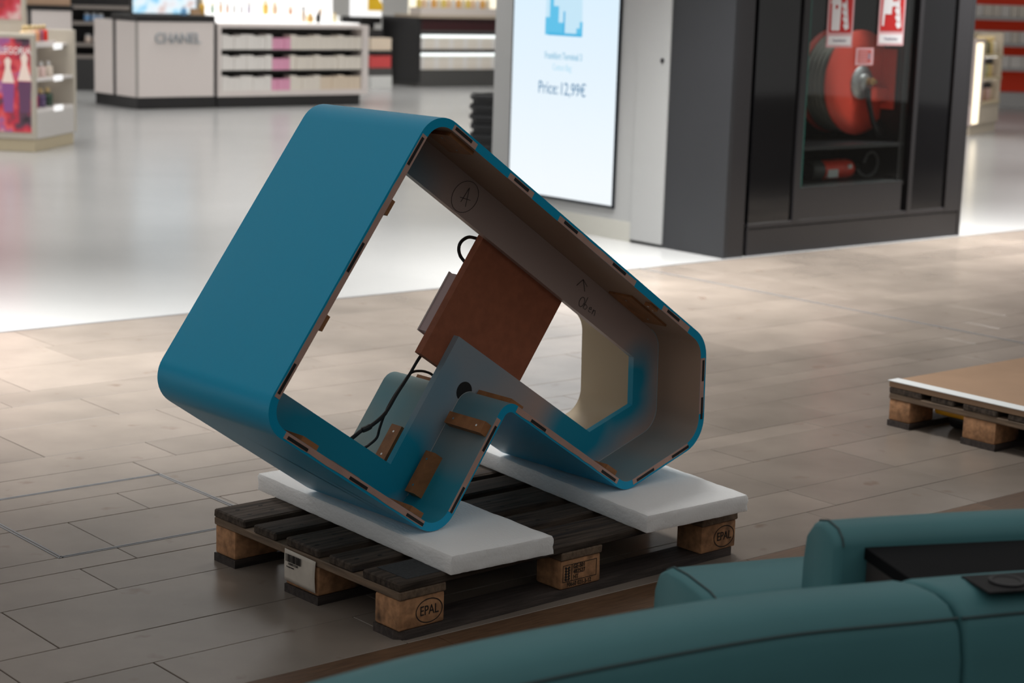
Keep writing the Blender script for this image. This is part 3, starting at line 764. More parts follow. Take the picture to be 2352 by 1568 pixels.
shade(obj('supply_hose', tube(smoothpath([(RC[0] + .0, .215, .95), (RC[0] + .01, .205, .86), (RC[0] + .045, .19, .74), (RC[0] + .10, .18, .655), (RC[0] + .16, .20, .650), (RC[0] + .185, .25, .70), (RC[0] + .19, .3, .76)]), .017, 10), BLACK, hr))
# extinguisher lying on the niche floor
ex = thing('fire_extinguisher', K0 + E1 * 1.0 + E2 * .26, TH, 'red fire extinguisher lying on its side at the bottom of the cabinet', 'extinguisher')
RY = Matrix.Translation((0, 0, .448)) @ Matrix.Rotation(math.pi / 2, 4, 'Y')
shade_auto(obj('cylinder', lathe([(.0595, .09), (.062, .095), (.062, .34), (.055, .375), (.03, .395), (.02, .40)], 24, mat4=RY), M('extinguisher_red', (.90, .07, .04), .35), ex), 50)
shade_auto(obj('base_cup', lathe([(.055, -.01), (.06, .0), (.064, .01), (.064, .089)], 24, mat4=RY), M('grey_plastic', (.07, .068, .065), .4), ex))
obj('neck', lathe([(.018, .40), (.018, .44), (.024, .442), (.024, .47)], 12, mat4=RY), BLACK, ex)
obj('strap', lathe([(.0635, .265), (.0635, .285)], 24, mat4=RY), RED, ex)
LBL = M('label_white', (.75, .75, .74), .5)
box('paper_label', (.11, .205, -.0655, -.045, .405, .455), LBL, ex); box('paper_label', (.30, .335, -.066, -.055, .455, .48), LBL, ex)
shade(obj('hose', tube(smoothpath([(.44, -.02, .44), (.47, -.03, .41), (.53, -.03, .395), (.60, -.03, .42), (.625, -.03, .49), (.58, -.03, .545), (.52, -.03, .535), (.485, -.03, .48)]), .0085, 8), M('hose_light_grey', (.16, .16, .165), .35), ex))
# safety signs on the glass
SRED = M('sign_red', (.48, .012, .012), .5); SWH = M('sign_white', (.72, .70, .72), .5); SPK = M('sign_pink_border', (.62, .36, .38), .5)
def sign(x0, x1, z0, z1, label):
    t = thing('safety_sign', K0 + E1 * x0 + E2 * (-.0005) + Vector((0, 0, z0)), TH, label, 'sign'); w, h = x1 - x0, z1 - z0
    box('plate', (0, w, -.003, 0, 0, h), SPK, t); return t, w, h
s1, w, h = sign(.787, 1.022, 1.216, 1.556, 'red fire extinguisher pictogram sign stuck on the cabinet glass')
def lay(t, d, m, y): return box('print', (d[0], d[1], y - .0005, y, d[2], d[3]), m, t)
def flames(t, x, z, sc):
    for k in range(4):
        cx, cz = x - .006 * k * sc, z + .035 * k * sc
        flat('flame', [(cx - .022 * sc, cz + .012 * sc), (cx - .002 * sc, cz - .012 * sc), (cx + .024 * sc, cz), (cx + .020 * sc, cz + .030 * sc), (cx + .012 * sc, cz + .052 * sc), (cx + .006 * sc, cz + .016 * sc), (cx - .008 * sc, cz + .03 * sc)], SWH, t, -.0042)
for st in (s1,):
    lay(st, (.016, w - .016, .088, h - .016), SRED, -.0032); lay(st, (.014, w - .014, .014, .068), SWH, -.0032)
    flat('print', [(.035, .10), (.11, .10), (.115, .265), (.105, .29), (.04, .29), (.032, .265)], SWH, st, -.0042)
    flat('print', [(.05, .29), (.095, .29), (.092, .31), (.055, .31)], SWH, st, -.0042)
    flat('print', [(.02, .262), (.03, .258), (.052, .30), (.10, .302), (.10, .32), (.045, .322)], SWH, st, -.0042)
    flat('print', [(.062, .228), (.086, .228), (.086, .25), (.062, .25)], SRED, st, -.0047)
    flames(st, .165, .115, 1.15)
    text('sign_text', 'Feuerl\u00f6scher', .026, M('sign_ink', (.16, .16, .24), .6), st, (w / 2, -.0040, .041), FRONT, sx=.9)
s2, w, h = sign(1.258, 1.505, 1.228, 1.566, 'red wall hydrant hose pictogram sign stuck on the cabinet glass')
lay(s2, (.016, w - .016, .088, h - .016), SRED, -.0032); lay(s2, (.014, w - .014, .014, .068), SWH, -.0032)
flat('print', [(.03, .19), (.115, .19), (.12, .31), (.035, .31)], SWH, s2, -.0042); flat('print', [(.03, .12), (.048, .12), (.052, .19), (.03, .19)], SWH, s2, -.0042)
flat('print', [(.115, .235), (.15, .24), (.15, .265), (.117, .27)], SWH, s2, -.0042); flames(s2, .185, .115, 1.2)
text('sign_text', 'Wandhydrant', .026, M('sign_ink', (.16, .16, .24), .6), s2, (w / 2, -.0040, .041), FRONT, sx=.9)
s3, w, h = sign(1.064, 1.228, 1.110, 1.214, 'small red instruction sticker below the two safety signs')
lay(s3, (.02, w - .022, .014, h - .012), M('sticker_red', (.45, .09, .08), .5), -.0032); lay(s3, (w - .048, w - .03, .035, .07), M('sticker_grey', (.25, .25, .32), .5), -.0036)
for k in range(4): lay(s3, (.03, w - .055, .024 + k * .017, .030 + k * .017), SPK, -.0036)

# ================================================================ SHOPPING BASKETS
BSK = M('basket_black', (.025, .026, .028), .45)
bme = bpy.data.meshes.new('basket')
bm = bmesh.new()
def loopbox(w, d, z, bm):
    return [bm.verts.new((sx_ * w + (-.03 * sx_ if c else 0), sy * d + (-.03 * sy if not c else 0), z)) for sx_, sy, c in ((-1, -1, 0), (-1, -1, 1), (1, -1, 1), (1, -1, 0), (1, 1, 0), (1, 1, 1), (-1, 1, 1), (-1, 1, 0))]
lv = [(.195, .125, 0), (.215, .145, .145), (.235, .165, .15), (.235, .165, .178), (.222, .152, .18), (.20, .13, .02)]
rg = [loopbox(w, d, z, bm) for w, d, z in lv]
for a, b in zip(rg, rg[1:]):
    for i in range(8): bm.faces.new((a[i], a[(i + 1) % 8], b[(i + 1) % 8], b[i]))
bm.faces.new(rg[0][::-1]); bm.faces.new(rg[-1]); bmesh.ops.recalc_face_normals(bm, faces=bm.faces[:]); bm.to_mesh(bme); bm.free(); bme.materials.append(BSK)
hme = bpy.data.meshes.new('handle'); bm = bmesh.new()
for y in (-.135, .135): tube([Vector((-.205, y, .17)), Vector((-.1, y * .86, .181)), Vector((.1, y * .86, .181)), Vector((.205, y, .17))], .006, 6, False, bm)
bm.to_mesh(hme); bm.free(); hme.materials.append(BLACK)
for k in range(8):
    t = thing('shopping_basket', (-.135 + random.uniform(-.004, .004), 14.5, k * .0735 - .0), TH + R(random.uniform(-2, 2)) - R(40), 'topmost black shopping basket of the nested stack' if k == 7 else 'black shopping basket in the nested stack, %s from the top' % ORD[7 - k], 'basket', 'stacked black shopping baskets')
    for nm, me in (('tub', bme), ('handle', hme)): link(bpy.data.objects.new(nm, me), t)

# ================================================================ SHOP FURNITURE
PINKW = M('pinkish_white_panel', (.83, .755, .725), .5)
BLKP = M('black_counter', (.018, .017, .018), .35)
C0 = Vector((-4.255, 21.22, 0))
cn = thing('brand_counter', C0, TH, 'pinkish white counter with silver brand lettering and black top', 'counter')
box('plinth', (.02, 1.03, .03, 1.0, 0, .128), BLKP, cn)
box('body', (.012, 1.022, .012, 1.0, .128, .976), M('counter_core', (.05, .048, .048), .5), cn)
box('front_panel', (.02, .985, -.002, .012, .135, .97), PINKW, cn, bev=.002)
box('corner_trim', (.0, .02, -.002, .03, .135, .97), M('greige_trim', (.42, .39, .37), .5), cn)
box('side_panel', (-.002, .012, .03, .47, .135, .97), PINKW, cn, bev=.002); box('side_panel', (-.002, .012, .55, .985, .135, .97), PINKW, cn, bev=.002)
box('counter_top', (-.01, 1.0, -.01, .56, .977, 1.045), BLKP, cn, bev=.003)
text('brand_letters', 'CHANEL', .165, M('silver_letters', (.50, .53, .56), .3, metal=.4), cn, (.515, -.014, .785), FRONT, ext=.012, sx=.92)
def pic(name, cols, scale, e=1.):
    m = bpy.data.materials.new(name); m.use_nodes = True; N = m.node_tree.nodes; L = m.node_tree.links; b = N['Principled BSDF']
    b.inputs['Base Color'].default_value = (.02, .02, .02, 1); b.inputs['Roughness'].default_value = .25
    tc = N.new('ShaderNodeTexCoord'); nz = N.new('ShaderNodeTexNoise'); nz.inputs['Scale'].default_value = scale; nz.inputs['Detail'].default_value = 2
    L.new(tc.outputs['Object'], nz.inputs['Vector']); rp = N.new('ShaderNodeValToRGB'); el = rp.color_ramp.elements
    while len(el) < len(cols): el.new(.5)
    for i, c in enumerate(cols): el[i].position = .3 + .42 * i / (len(cols) - 1); el[i].color = (*c, 1)
    L.new(nz.outputs['Fac'], rp.inputs[0]); L.new(rp.outputs[0], b.inputs['Emission Color']); b.inputs['Emission Strength'].default_value = e; return m
ds = thing('display_screen', C0 + E1 * .02 + E2 * .10 + Vector((0, 0, 1.0452)), TH, 'bright blue advertising screen standing on the black counter top', 'screen')
box('housing', (-.02, .80, 0, .06, 0, .62), BLKP, ds); box('picture', (-.01, .79, -.004, 0, .015, .61), pic('beach_picture', ((.06, .35, .75), (.30, .68, .95), (.75, .92, 1.0), (.85, .90, .95), (.75, .62, .60)), 4.5, 1.0), ds)

def bottle(kind, body, capm, h=.12, w=.03, style=0):
    t = thing('perfume_bottle', (0, 0, 0), 0, None, 'bottle')
    if style == 0: pr = [(w * .9, 0), (w, .006), (w, h * .62), (w * .8, h * .68), (w * .35, h * .71)]
    else: pr = [(w * .6, 0), (w * .9, h * .1), (w, h * .4), (w * .7, h * .62), (w * .3, h * .70)]
    shade_auto(obj('flacon', lathe(pr, 14), body, t), 50)
    shade_auto(obj('cap', lathe([(w * .42, h * .71), (w * .46, h * .73), (w * .5, h * .86), (w * .38, h * .97), (w * .15, h)], 12), capm, t), 50)
    return t
GOLD = M('gold_cap', (.72, .55, .28), .35, metal=.5)
def spawn(proto, loc, label, group, first):
    o = proto if first else copytree(proto)
    o.location = loc; o['label'] = label; o['group'] = group; return o
# drawer shelf unit with three rows of cartons
sx0 = 1.04
su = thing('carton_shelf', C0, TH, 'pinkish white shelf unit with three rows of cartons', 'shelf')
box('plinth', (sx0 + .01, 3.05, .03, .8, 0, .128), BLKP, su)
box('side_panel', (sx0, sx0 + .045, 0, .8, .128, .955), PINKW, su); box('side_panel', (3.06, 3.15, 0, .8, .128, .955), PINKW, su)
box('back_panel', (sx0 + .045, 3.06, .25, .8, .128, .955), M('shelf_dark', (.035, .033, .030), .5), su)
for z0, z1 in ((.128, .190), (.9105, .958)): box('shelf_board', (sx0 + .045, 3.06, 0, .25, z0, z1), PINKW, su)
for z in (.41, .645): box('shelf_board', (sx0 + .045, 3.06, .01, .25, z, z + .018), M('shelf_dark', (.035, .033, .030), .5), su)
cme = {}
def carton_mesh(w, h, d):
    k = (w, h, d)
    if k not in cme:
        bm = bmbox(0, w, 0, d, 0, h * .78); bmbox(-.001, w + .001, -.001, d + .001, h * .78 + .001, h, bm=bm)
        me = bpy.data.meshes.new('carton'); bm.to_mesh(me); bm.free(); cme[k] = me
    return cme[k]
CT = {'white': M('carton_white', (.90, .86, .82), .6), 'pink': M('carton_pink', (.88, .40, .58), .6), 'cream': M('carton_cream', (.88, .81, .72), .6), 'beige': M('carton_beige', (.84, .70, .55), .6), 'red': M('carton_red', (.70, .08, .08), .6)}
def carton(name, root, ang, x, y, z, w, h, d, c, label, group):
    me = carton_mesh(w, h, d); o = bpy.data.objects.new(name, me)
    if not me.materials: me.materials.append(CT[c])
    p = root + Vector((math.cos(ang) * x - math.sin(ang) * y, math.sin(ang) * x + math.cos(ang) * y, z)); o.location = p; o.rotation_euler = (0, 0, ang)
    link(o, None, label, 'carton', group)
    o.material_slots[0].link = 'OBJECT'; o.material_slots[0].material = CT[c]; return o
for r, (z, nm) in enumerate(((.664, 'top'), (.429, 'middle'), (.191, 'bottom'))):
    x = sx0 + .055; kk = 0
    while x < 2.97:
        c = 'pink' if (1.72 if r != 1 else 1.74) < x < (2.02 if r != 1 else 1.95) else 'white' if x < 1.74 else 'cream' if x < 2.42 else 'beige' if r == 2 else 'cream'
        w = .082
        hh = .152 if (int(x * 9) % 3) else .168
        carton('carton', C0, TH, x, .004 + random.choice((0, .010)), z, w, hh if c != 'pink' else .13, .16, c, '%s carton in the %s row of the shelf unit, %s from the left' % (c, nm, ORD[kk]), 'cartons in the %s shelf row' % nm)
        x += w + .003; kk += 1
# backlit glorifier with bottles
gl = thing('backlit_glorifier', C0 + E1 * 1.06 + E2 * .02 + Vector((0, 0, .9585)), TH, 'white backlit perfume glorifier on top of the carton shelf', 'display')
LIT = M('backlit_acrylic', (.8, .8, .8), .4, emit=.75, ecol=(1, .98, .96))
box('back_light', (.0, 1.80, .34, .38, 0, .55), LIT, gl); box('base_tray', (-.02, 1.98, .02, .34, 0, .018), LIT, gl, bev=.004); box('riser', (.0, 1.80, .20, .34, .018, .10), LIT, gl)
bc = [((.78, .80, .74), GOLD), ((.80, .58, .40), BLKP), ((.74, .62, .52), BLKP), ((.72, .70, .68), M('cap_silver', (.6, .6, .6), .3, metal=.6)), ((.72, .66, .66), BLKP)]
GB = [(.07, .06, .025, 0), (.18, .07, .022, 1), (.27, .06, .022, 2), (.36, .065, .022, 3), (.46, .06, .022, 3), (.56, .065, .024, 4)]
gcol = ['mint green', 'peach', 'rose', 'pale grey', 'pale grey', 'violet grey']
for i, (x, hh, w, k) in enumerate(GB):
    p = bottle('g', M('scent_%d' % i, [(.55, .70, .60), (.78, .55, .38), (.70, .48, .40), (.66, .66, .66), (.66, .64, .66), (.56, .52, .60)][i], .2), bc[k][1], hh * 2.2, w)
    spawn(p, C0 + E1 * (1.06 + x) + E2 * .27 + Vector((0, 0, 1.0588)), gcol[i] + ' perfume bottle on the riser, %s from the left' % ['first', 'second', 'third', 'fourth', 'fifth', 'sixth'][i], 'bottles on the backlit glorifier', True)
for i, (x, y, z, hh, w, col, capm, nm) in enumerate(((.80, .27, .1003, .17, .035, (.85, .55, .12), GOLD, 'tall yellow perfume bottle'), (.93, .27, .1003, .15, .034, (.82, .60, .42), GOLD, 'peach perfume bottle beside the yellow one'),
      (1.15, .27, .1003, .11, .025, (.62, .34, .22), GOLD, 'small amber perfume bottle on the riser'), (1.22, .10, .0183, .19, .03, (.75, .62, .52), BLKP, 'clear perfume bottle with square black cap'),
      (1.33, .12, .0183, .12, .04, (.80, .50, .16), GOLD, 'squat orange perfume bottle'), (1.42, .08, .0183, .14, .03, (.03, .03, .03), BLKP, 'black perfume bottle at the front of the tray'), (1.58, .27, .1003, .10, .024, (.80, .66, .56), GOLD, 'small pale bottle near the right end of the riser'),
      (1.68, .12, .0183, .12, .035, (.82, .74, .52), GOLD, 'pale yellow perfume bottle at the tray end'))):
    spawn(bottle('h', M('scent_h%d' % i, col, .2), capm, hh, w), C0 + E1 * (1.06 + x) + E2 * (.02 + y) + Vector((0, 0, .9585 + z)), nm, 'bottles on the backlit glorifier', True)
spawn(bottle('o', M('scent_orange', (.80, .46, .06), .25), GOLD, .18, .035), C0 + E1 * .90 + E2 * .12 + Vector((0, 0, 1.0452)), 'orange bottle on the black counter beside the screen', 'bottles on the black counter', True)
spawn(bottle('o2', M('scent_blue', (.20, .45, .75), .25), M('cap_white', (.7, .7, .7), .4), .11, .035), C0 + E1 * .62 + E2 * .04 + Vector((0, 0, 1.0452)), 'light blue bottle in front of the screen', 'bottles on the black counter', True)
cp = thing('makeup_palette', C0 + E1 * .72 + E2 * .03 + Vector((0, 0, 1.0452)), TH, 'tan makeup palette lying on the black counter', 'palette')
box('case', (0, .14, 0, .05, 0, .02), M('tan_case', (.45, .30, .18), .5), cp, bev=.003); box('lid', (0, .14, .045, .053, .02, .075), M('tan_case', (.45, .30, .18), .5), cp, bev=.002)

# ---------------- gondola with poster at the left edge
D0 = Vector((-4.062, 15.985, 0)); DA = R(82)
GREIGE = M('greige_frame', (.52, .475, .40), .5); PLK = M('beige_plinth', (.52, .44, .30), .55); INW = M('display_inner_white', (.76, .72, .70), .45)
gd = thing('perfume_gondola', D0, DA, 'greige perfume gondola with a red illuminated poster and open side shelves', 'gondola')
box('plinth', (.01, .90, .012, .98, 0, .105), PLK, gd, bev=.004)
box('poster_wall', (0, .05, 0, 1.0, .105, .985), GREIGE, gd, bev=.006)
box('rear_wall', (.90, .95, 0, 1.0, .105, 1.0), GREIGE, gd, bev=.006)
box('core_panel', (.05, .90, .34, .37, .105, .96), INW, gd); box('far_side', (.05, .90, .95, 1.0, .105, .96), GREIGE, gd)
box('base_drawer', (.05, .90, .004, .34, .105, .33), M('drawer_grey', (.60, .57, .545), .5), gd, bev=.003)
for z in (.33, .585): box('shelf', (.05, .90, .01, .34, z, z + .022), INW, gd)
box('top_panel', (.05, .90, .06, .95, .865, .885), INW, gd)
LED = M('led_strip', (.9, .9, .9), .4, emit=2.2, ecol=(1, .97, .93))
for z in (.572, .852): box('led_strip', (.06, .89, .20, .215, z + .004, z + .01), LED, gd)
pst = box('poster', (-.006, .0, .035, .93, .165, .945), pic('poster_picture', ((.015, .01, .015), (.10, .04, .07), (.55, .02, .05), (.80, .10, .10), (.35, .10, .30), (.85, .35, .35)), 5.5, .75), gd, label='illuminated red and purple perfume poster')
def pflat(nm, poly, col, e=.8):
    bm = prism([(-y, z) for y, z in poly], -.0012, 0)
    return obj(nm, bm, px(col, e), pst, (-.0065, 0, 0), (0, 0, -math.pi / 2))
for cy, sc in ((.23, 1.0), (.085, 1.08)):
    z0 = .33
    pflat('printed_bottle', [(cy + .055 * sc, z0 + .24 * sc), (cy - .055 * sc, z0 + .24 * sc), (cy - .04 * sc, z0), (cy + .04 * sc, z0)], (.26, .08, .26) if cy > .2 else (.13, .05, .11), .8)
    pflat('printed_cap', [(cy + .055 * sc, z0 + .245 * sc), (cy + .02 * sc, z0 + .37 * sc), (cy + .03 * sc, z0 + .43 * sc), (cy, z0 + .46 * sc), (cy - .03 * sc, z0 + .43 * sc), (cy - .02 * sc, z0 + .37 * sc), (cy - .055 * sc, z0 + .245 * sc)], (.85, .68, .58), .85)
text('poster_text', 'ALLEGORIA', .085, px((.85, .85, .80), .9), pst, (-.009, .20, .84), (math.pi / 2, 0, -math.pi / 2), sx=.78)
hd = thing('poster_header', D0, DA, 'red poster board standing on top of the gondola', 'poster')
box('board', (.30, .34, .20, .98, .8853, 1.7), GREIGE, hd); box('picture', (.296, .30, .235, .95, 1.09, 1.68), pic('header_picture', ((.10, .03, .06), (.60, .02, .03), (.75, .08, .12), (.85, .55, .5)), 6, .7), hd)
ft = thing('tester_tray', D0, DA, 'white tester tray on the gondola top', 'tray')
box('base', (.08, .62, .07, .19, .8853, .905), INW, ft, bev=.003); box('rim', (.08, .62, .06, .07, .8853, .915), PINKW, ft)
def at(root, ang, x, y, z): return root + Vector((math.cos(ang) * x - math.sin(ang) * y, math.sin(ang) * x + math.cos(ang) * y, z))
for i, (x, col, nm) in enumerate(((.10, (.82, .62, .38), 'pale peach'), (.18, (.80, .62, .42), 'cream'), (.27, (.78, .56, .40), 'light orange'), (.36, (.75, .36, .20), 'orange'), (.45, (.35, .10, .16), 'dark plum'), (.54, (.75, .02, .01), 'bright red'))):
    spawn(bottle('t', M('tester_%d' % i, col, .2), GOLD, .145, .034), at(D0, DA, x, .13, .9053), nm + ' perfume bottle with gold cap on the gondola top', 'testers on the gondola', True)
for i, (x, col, nm) in enumerate(((.12, (.80, .70, .56), 'cream'), (.26, (.40, .03, .10), 'dark red'), (.42, (.14, .09, .20), 'dark violet'), (.58, (.04, .08, .05), 'dark green'))):
    spawn(bottle('u', M('lower_%d' % i, col, .2), GOLD, .16, .045), at(D0, DA, x, .12, .3523), nm + ' perfume bottle on the lower gondola shelf', 'bottles on the gondola shelves', True)
for i, (x, col, nm) in enumerate(((.12, (.80, .66, .56), 'blush'), (.28, (.80, .72, .62), 'champagne'), (.44, (.78, .58, .54), 'pale pink'), (.60, (.80, .70, .60), 'sand'))):
    spawn(bottle('v', M('upper_%d' % i, col, .2), M('cap_white', (.7, .7, .7), .4), .13, .04), at(D0, DA, x, .12, .6073), nm + ' perfume bottle on the upper gondola shelf', 'bottles on the gondola shelves', True)
TAG = M('price_tag_white', (.9, .9, .9), .4, emit=.6, ecol=(1, 1, 1))
for z, nm in ((.845, 'upper'), (.575, 'middle'), (.318, 'lower')):
    tg = thing('price_tag', at(D0, DA, .42, -.012, z), DA, 'white glowing price tag on the %s gondola shelf edge' % nm, 'price tag', 'gondola price tags')
    box('card', (0, .17, -.004, .012, 0, .05), TAG, tg, bev=.003); box('clip', (.05, .12, .012, .021, .01, .04), SWH, tg)

# ---------------- background units
def frm(name, p, ang, label, cat): return thing(name, Vector((*p, 0)), R(ang), label, cat)
bc_ = frm('cabinet_counter', (-5.78, 22.0), 15, 'pale cabinet with dark top behind the left gondola', 'cabinet')
box('body', (0, .62, .012, .5, 0, 1.05), M('counter_core', (.05, .048, .048), .5), bc_)
box('door', (.01, .115, 0, .012, .1, 1.04), PINKW, bc_, bev=.003); box('door', (.16, .61, 0, .012, .1, 1.04), PINKW, bc_, bev=.003)
box('top', (-.02, .63, -.01, .5, 1.05, 1.10), BLKP, bc_); box('product_strip', (.0, .6, .06, .3, 1.10, 1.2), M('peach_display', (.55, .36, .24), .6), bc_)
bk = frm('black_gondola', (-5.80, 24.2), 20, 'black cosmetics gondola between the pale cabinet and the brand counter', 'gondola')
box('back', (0, .95, .25, .3, 0, 1.5), BLKP, bk); box('side', (-.05, .0, 0, .3, 0, 1.5), BLKP, bk)
box('base', (0, .95, 0, .25, 0, .40), M('base_charcoal', (.035, .034, .034), .5), bk)
for z in (.40, .55, .82, 1.02): box('shelf', (0, .95, 0, .25, z, z + .045), M('shelf_greige', (.24, .21, .19), .5), bk)
for i, (x, z, col, nm) in enumerate(((.34, .601, (.72, .60, .52), 'beige jar'), (.44, .601, (.70, .62, .58), 'blush jar'), (.33, .871, (.20, .40, .70), 'blue jar'), (.42, .871, (.30, .45, .68), 'light blue jar'), (.36, .69, (.42, .55, .75), 'pale blue jar'))):
    t = thing('cosmetic_jar', at(Vector((-5.80, 24.2, 0)), R(20), x, .1, z if z != .69 else .865 + .0), R(20), nm + ' on the %s shelf of the black gondola' % ('upper' if z > .65 else 'lower'), 'jar', 'jars on the black gondola')
    if z == .69: t.location = at(Vector((-5.80, 24.2, 0)), R(20), .50, .1, .8655)
    shade_auto(obj('jar_body', lathe([(.035, 0), (.04, .01), (.04, .07), (.034, .075)], 14), M('jar_%d' % i, col, .25), t)); shade_auto(obj('lid', lathe([(.036, .0755), (.036, .10), (.03, .105)], 14), M('cap_silver', (.6, .6, .6), .3, metal=.6), t))
# back counter with lit carton drawers
B1 = Vector((-1.428, 27.34, 0)); BA = R(38.5)
bu = thing('lit_drawer_counter', B1, BA, 'black counter with two lit rows of pale cartons behind the kiosk', 'counter')
CHR = M('base_charcoal2', (.075, .073, .070), .5)
box('base', (0, 1.9, 0, .6, 0, .245), CHR, bu); box('end_block', (-.06, 0, .0, .9, .06, .98), BLKP, bu); box('end_base', (-.05, 0, .0, .9, 0, .06), CHR, bu)
box('back', (0, 1.9, .30, .6, .245, .98), BLKP, bu); box('upper_band', (0, 1.9, .02, .30, .80, .975), M('maroon_band', (.045, .008, .010), .4), bu)
box('shelf', (0, 1.9, .02, .30, .50, .53), BLKP, bu); box('shelf', (0, 1.9, .0, .30, .765, .80), CHR, bu)
box('top', (-.06, 1.9, -.04, .6, .98, 1.02), M('beige_top', (.50, .42, .33), .5), bu)
for z in (.455, .715): box('light_bar', (0.02, 1.9, .03, .06, z - .012, z + .022), M('light_bar', (.9, .9, .9), .4, emit=1.3, ecol=(.92, 1, .98)), bu)
for z, nm in ((.2455, 'lower'), (.5305, 'upper')):
    for k in range(16): carton('carton', B1, BA, .03 + k * .086, .07, z, .083, .175 if z > .4 else .19, .15, 'cream' if k % 3 else 'white', '%s carton in the %s lit row of the back counter, %s from the left' % ('cream' if k % 3 else 'white', nm, ORD[k]), 'cartons in the %s lit row' % nm)
ld = thing('lit_shelf_display', B1 + Vector((0, 0, 1.0203)), BA, 'warm lit shelf display on the back counter', 'display')
box('front_ledge', (.0, 1.9, .02, .3, 0, .10), M('cream_ledge', (.70, .64, .60), .5), ld); box('back_light', (.0, 1.9, .3, .33, 0, .6), M('warm_backlight', (.8, .75, .6), .5, emit=.8, ecol=(1, .93, .75)), ld)
cl = ['yellow', 'peach', 'white', 'orange', 'cream']
cv = [(.80, .62, .15), (.80, .58, .40), (.75, .74, .72), (.80, .42, .10), (.76, .70, .55)]
prot = {}
for k in range(15):
    q = k % 5
    if q not in prot: p = prot[q] = bottle('w', M('far_scent_%d' % q, cv[q], .25), GOLD, .17, .035); fst = True
    else: p = prot[q]; fst = False
    spawn(p, at(B1, BA, .06 + k * .088, .16, 1.1206), cl[q] + ' bottle in the warm lit display, %s from the left' % ORD[k], 'bottles in the warm lit display', fst)
# black curved counter with white and yellow sign
mc = frm('dark_counter', (-2.32, 27.75), 40, 'low black counter behind the carton shelf', 'counter')
box('top', (0, .36, 0, .5, .86, .955), BLKP, mc, bev=.01); box('body', (.06, .32, .12, .5, .12, .86), M('counter_core', (.05, .048, .048), .5), mc); box('plinth', (.08, .30, .1, .45, 0, .12), CHR, mc)
ws = thing('sign_board', Vector((-2.47, 27.85, .9553)), R(8), 'white and yellow illuminated sign on the black counter', 'sign')
box('board', (-.02, .44, .1, .13, .0, .7), M('sign_glow', (.9, .9, .9), .4, emit=.8, ecol=(1, 1, 1)), ws) ; box('foot', (.0, .4, .08, .16, -.0, .012), BLKP, ws) if False else None
obj('yellow_shape', prism([(.24, .09), (.45, .09), (.46, .16), (.40, .26), (.33, .34), (.24, .32)], .085, .098), M('yellow_print', (.80, .50, .02), .5, emit=.2, ecol=(.9, .55, .02)), ws)
sr = frm('carton_stand', (-2.08, 26.7), 38, 'small stand with beige and red cartons between shelf unit and black counter', 'stand')
box('base', (0, .35, 0, .5, 0, .17), M('stand_white', (.72, .72, .70), .5), sr); box('block', (0, .35, .0, .5, .17, .28), CHR, sr); box('back', (0, .35, .25, .5, .28, .80), BLKP, sr); box('shelf', (0, .35, 0, .25, .47, .52), BLKP, sr)
for z, c in ((.2803, 'red'), (.5203, 'beige')):
    for k in range(4): carton('carton', Vector((-2.08, 26.7, 0)), R(38), .01 + k * .084, .02, z, .08, .17, .2, c, c + ' carton on the small stand beside the black counter, %s from the left' % ORD[k], c + ' cartons on the small stand')

# ---------------- right edge: lit gondola and red wall shelves
Q0 = Vector((5.03, 21.23, 0)); QA = R(61)
rg_ = thing('lit_gondola', Q0, QA, 'beige gondola with a glowing vertical light strip right of the dark cabinet', 'gondola')
TAU = M('taupe_panel', (.46, .38, .35), .5); CRM = M('cream_panel', (.55, .47, .37), .5)
box('base', (.02, 1.08, .02, .5, 0, .11), CRM, rg_); box('drawer_front', (.22, 1.1, 0, .5, .11, .33), CRM, rg_, bev=.003); box('corner_panel', (.0, .22, 0, .5, .11, .33), M('blush_panel', (.60, .49, .47), .5), rg_)
box('end_panel', (0, .36, 0, .5, .33, 1.06), TAU, rg_); box('back', (.36, 1.1, .3, .5, .33, 1.12), M('cream_back', (.66, .58, .46), .5), rg_); box('end_post', (1.06, 1.1, 0, .3, .33, 1.12), CRM, rg_)
box('light_strip', (-.004, .22, -.012, -.001, .13, 1.02), M('warm_strip', (.9, .8, .6), .4, emit=1.6, ecol=(1, .86, .62)), rg_)
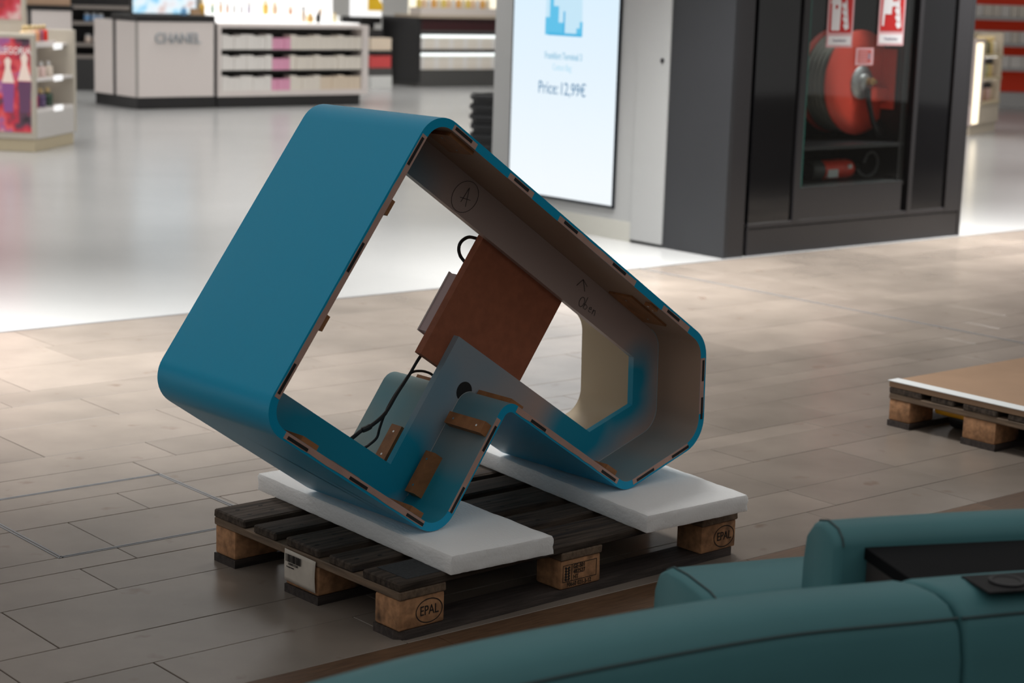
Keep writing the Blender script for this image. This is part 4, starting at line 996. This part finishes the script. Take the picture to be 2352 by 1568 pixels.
for z in (.33, .60, .86): box('shelf', (.36, 1.06, -.02, .3, z, z + .025), M('shelf_gold', (.55, .46, .30), .4), rg_)
for z in (.59, .85): box('led_strip', (.4, 1.05, .05, .07, z - .002, z + .008), LED, rg_)
for r, (z, cols) in enumerate(((.3553, ('teal', 'salmon', 'brown', 'rose', 'tan')), (.6253, ('white', 'tan', 'olive', 'gold', 'tan')), (.8853, ('lime', 'yellow', 'dark', 'gold', 'cream')))):
    cd = {'teal': (.25, .38, .38), 'salmon': (.62, .33, .25), 'brown': (.36, .22, .15), 'rose': (.55, .35, .32), 'tan': (.50, .38, .26), 'white': (.72, .70, .66), 'olive': (.42, .40, .22), 'gold': (.58, .44, .16), 'lime': (.60, .62, .30), 'yellow': (.70, .60, .20), 'dark': (.06, .06, .05), 'cream': (.70, .62, .50)}
    for k, c in enumerate(cols):
        p = bottle('z', M('gond_' + c, cd[c], .3), BLKP if r != 2 else GOLD, .20, .05)
        spawn(p, at(Q0, QA, .44 + k * .14, .10, z), '%s bottle on the %s shelf of the lit gondola, %s from the left' % (c, ['bottom', 'middle', 'top'][r], ORD[k]), 'bottles on the lit right gondola', True)
rw = thing('red_wall_shelf', Vector((5.6, 27.0, 0)), R(0), 'red backed wall shelf unit with grey shelves at the right edge', 'shelf')
RW = M('red_backing', (.55, .035, .012), .45, emit=.12, ecol=(.6, .03, .0)); GS = M('grey_shelf', (.55, .54, .53), .5)
box('backing', (0, 3, .4, .45, 0, 2.0), RW, rw); box('plinth', (0, 3, .0, .4, 0, .2), GS, rw)
for z in (.50, .84, 1.20): box('shelf', (0, 3, .0, .4, z, z + .05), GS, rw)
rr_ = random.Random(5)
for z, nm in ((.5503, 'lower'), (.8903, 'middle'), (1.2503, 'upper')):
    x = .65; kk = 0
    while x < 1.9:
        w = rr_.choice((.10, .12, .16)); carton('carton', Vector((5.6, 27.0, 0)), 0, x, .06, z, w, .16, .2, rr_.choice(('white', 'cream')), 'pale carton on the %s shelf of the red wall unit, %s from the left' % (nm, ORD[kk]), 'cartons on the %s red wall shelf' % nm); x += w + .012; kk += 1
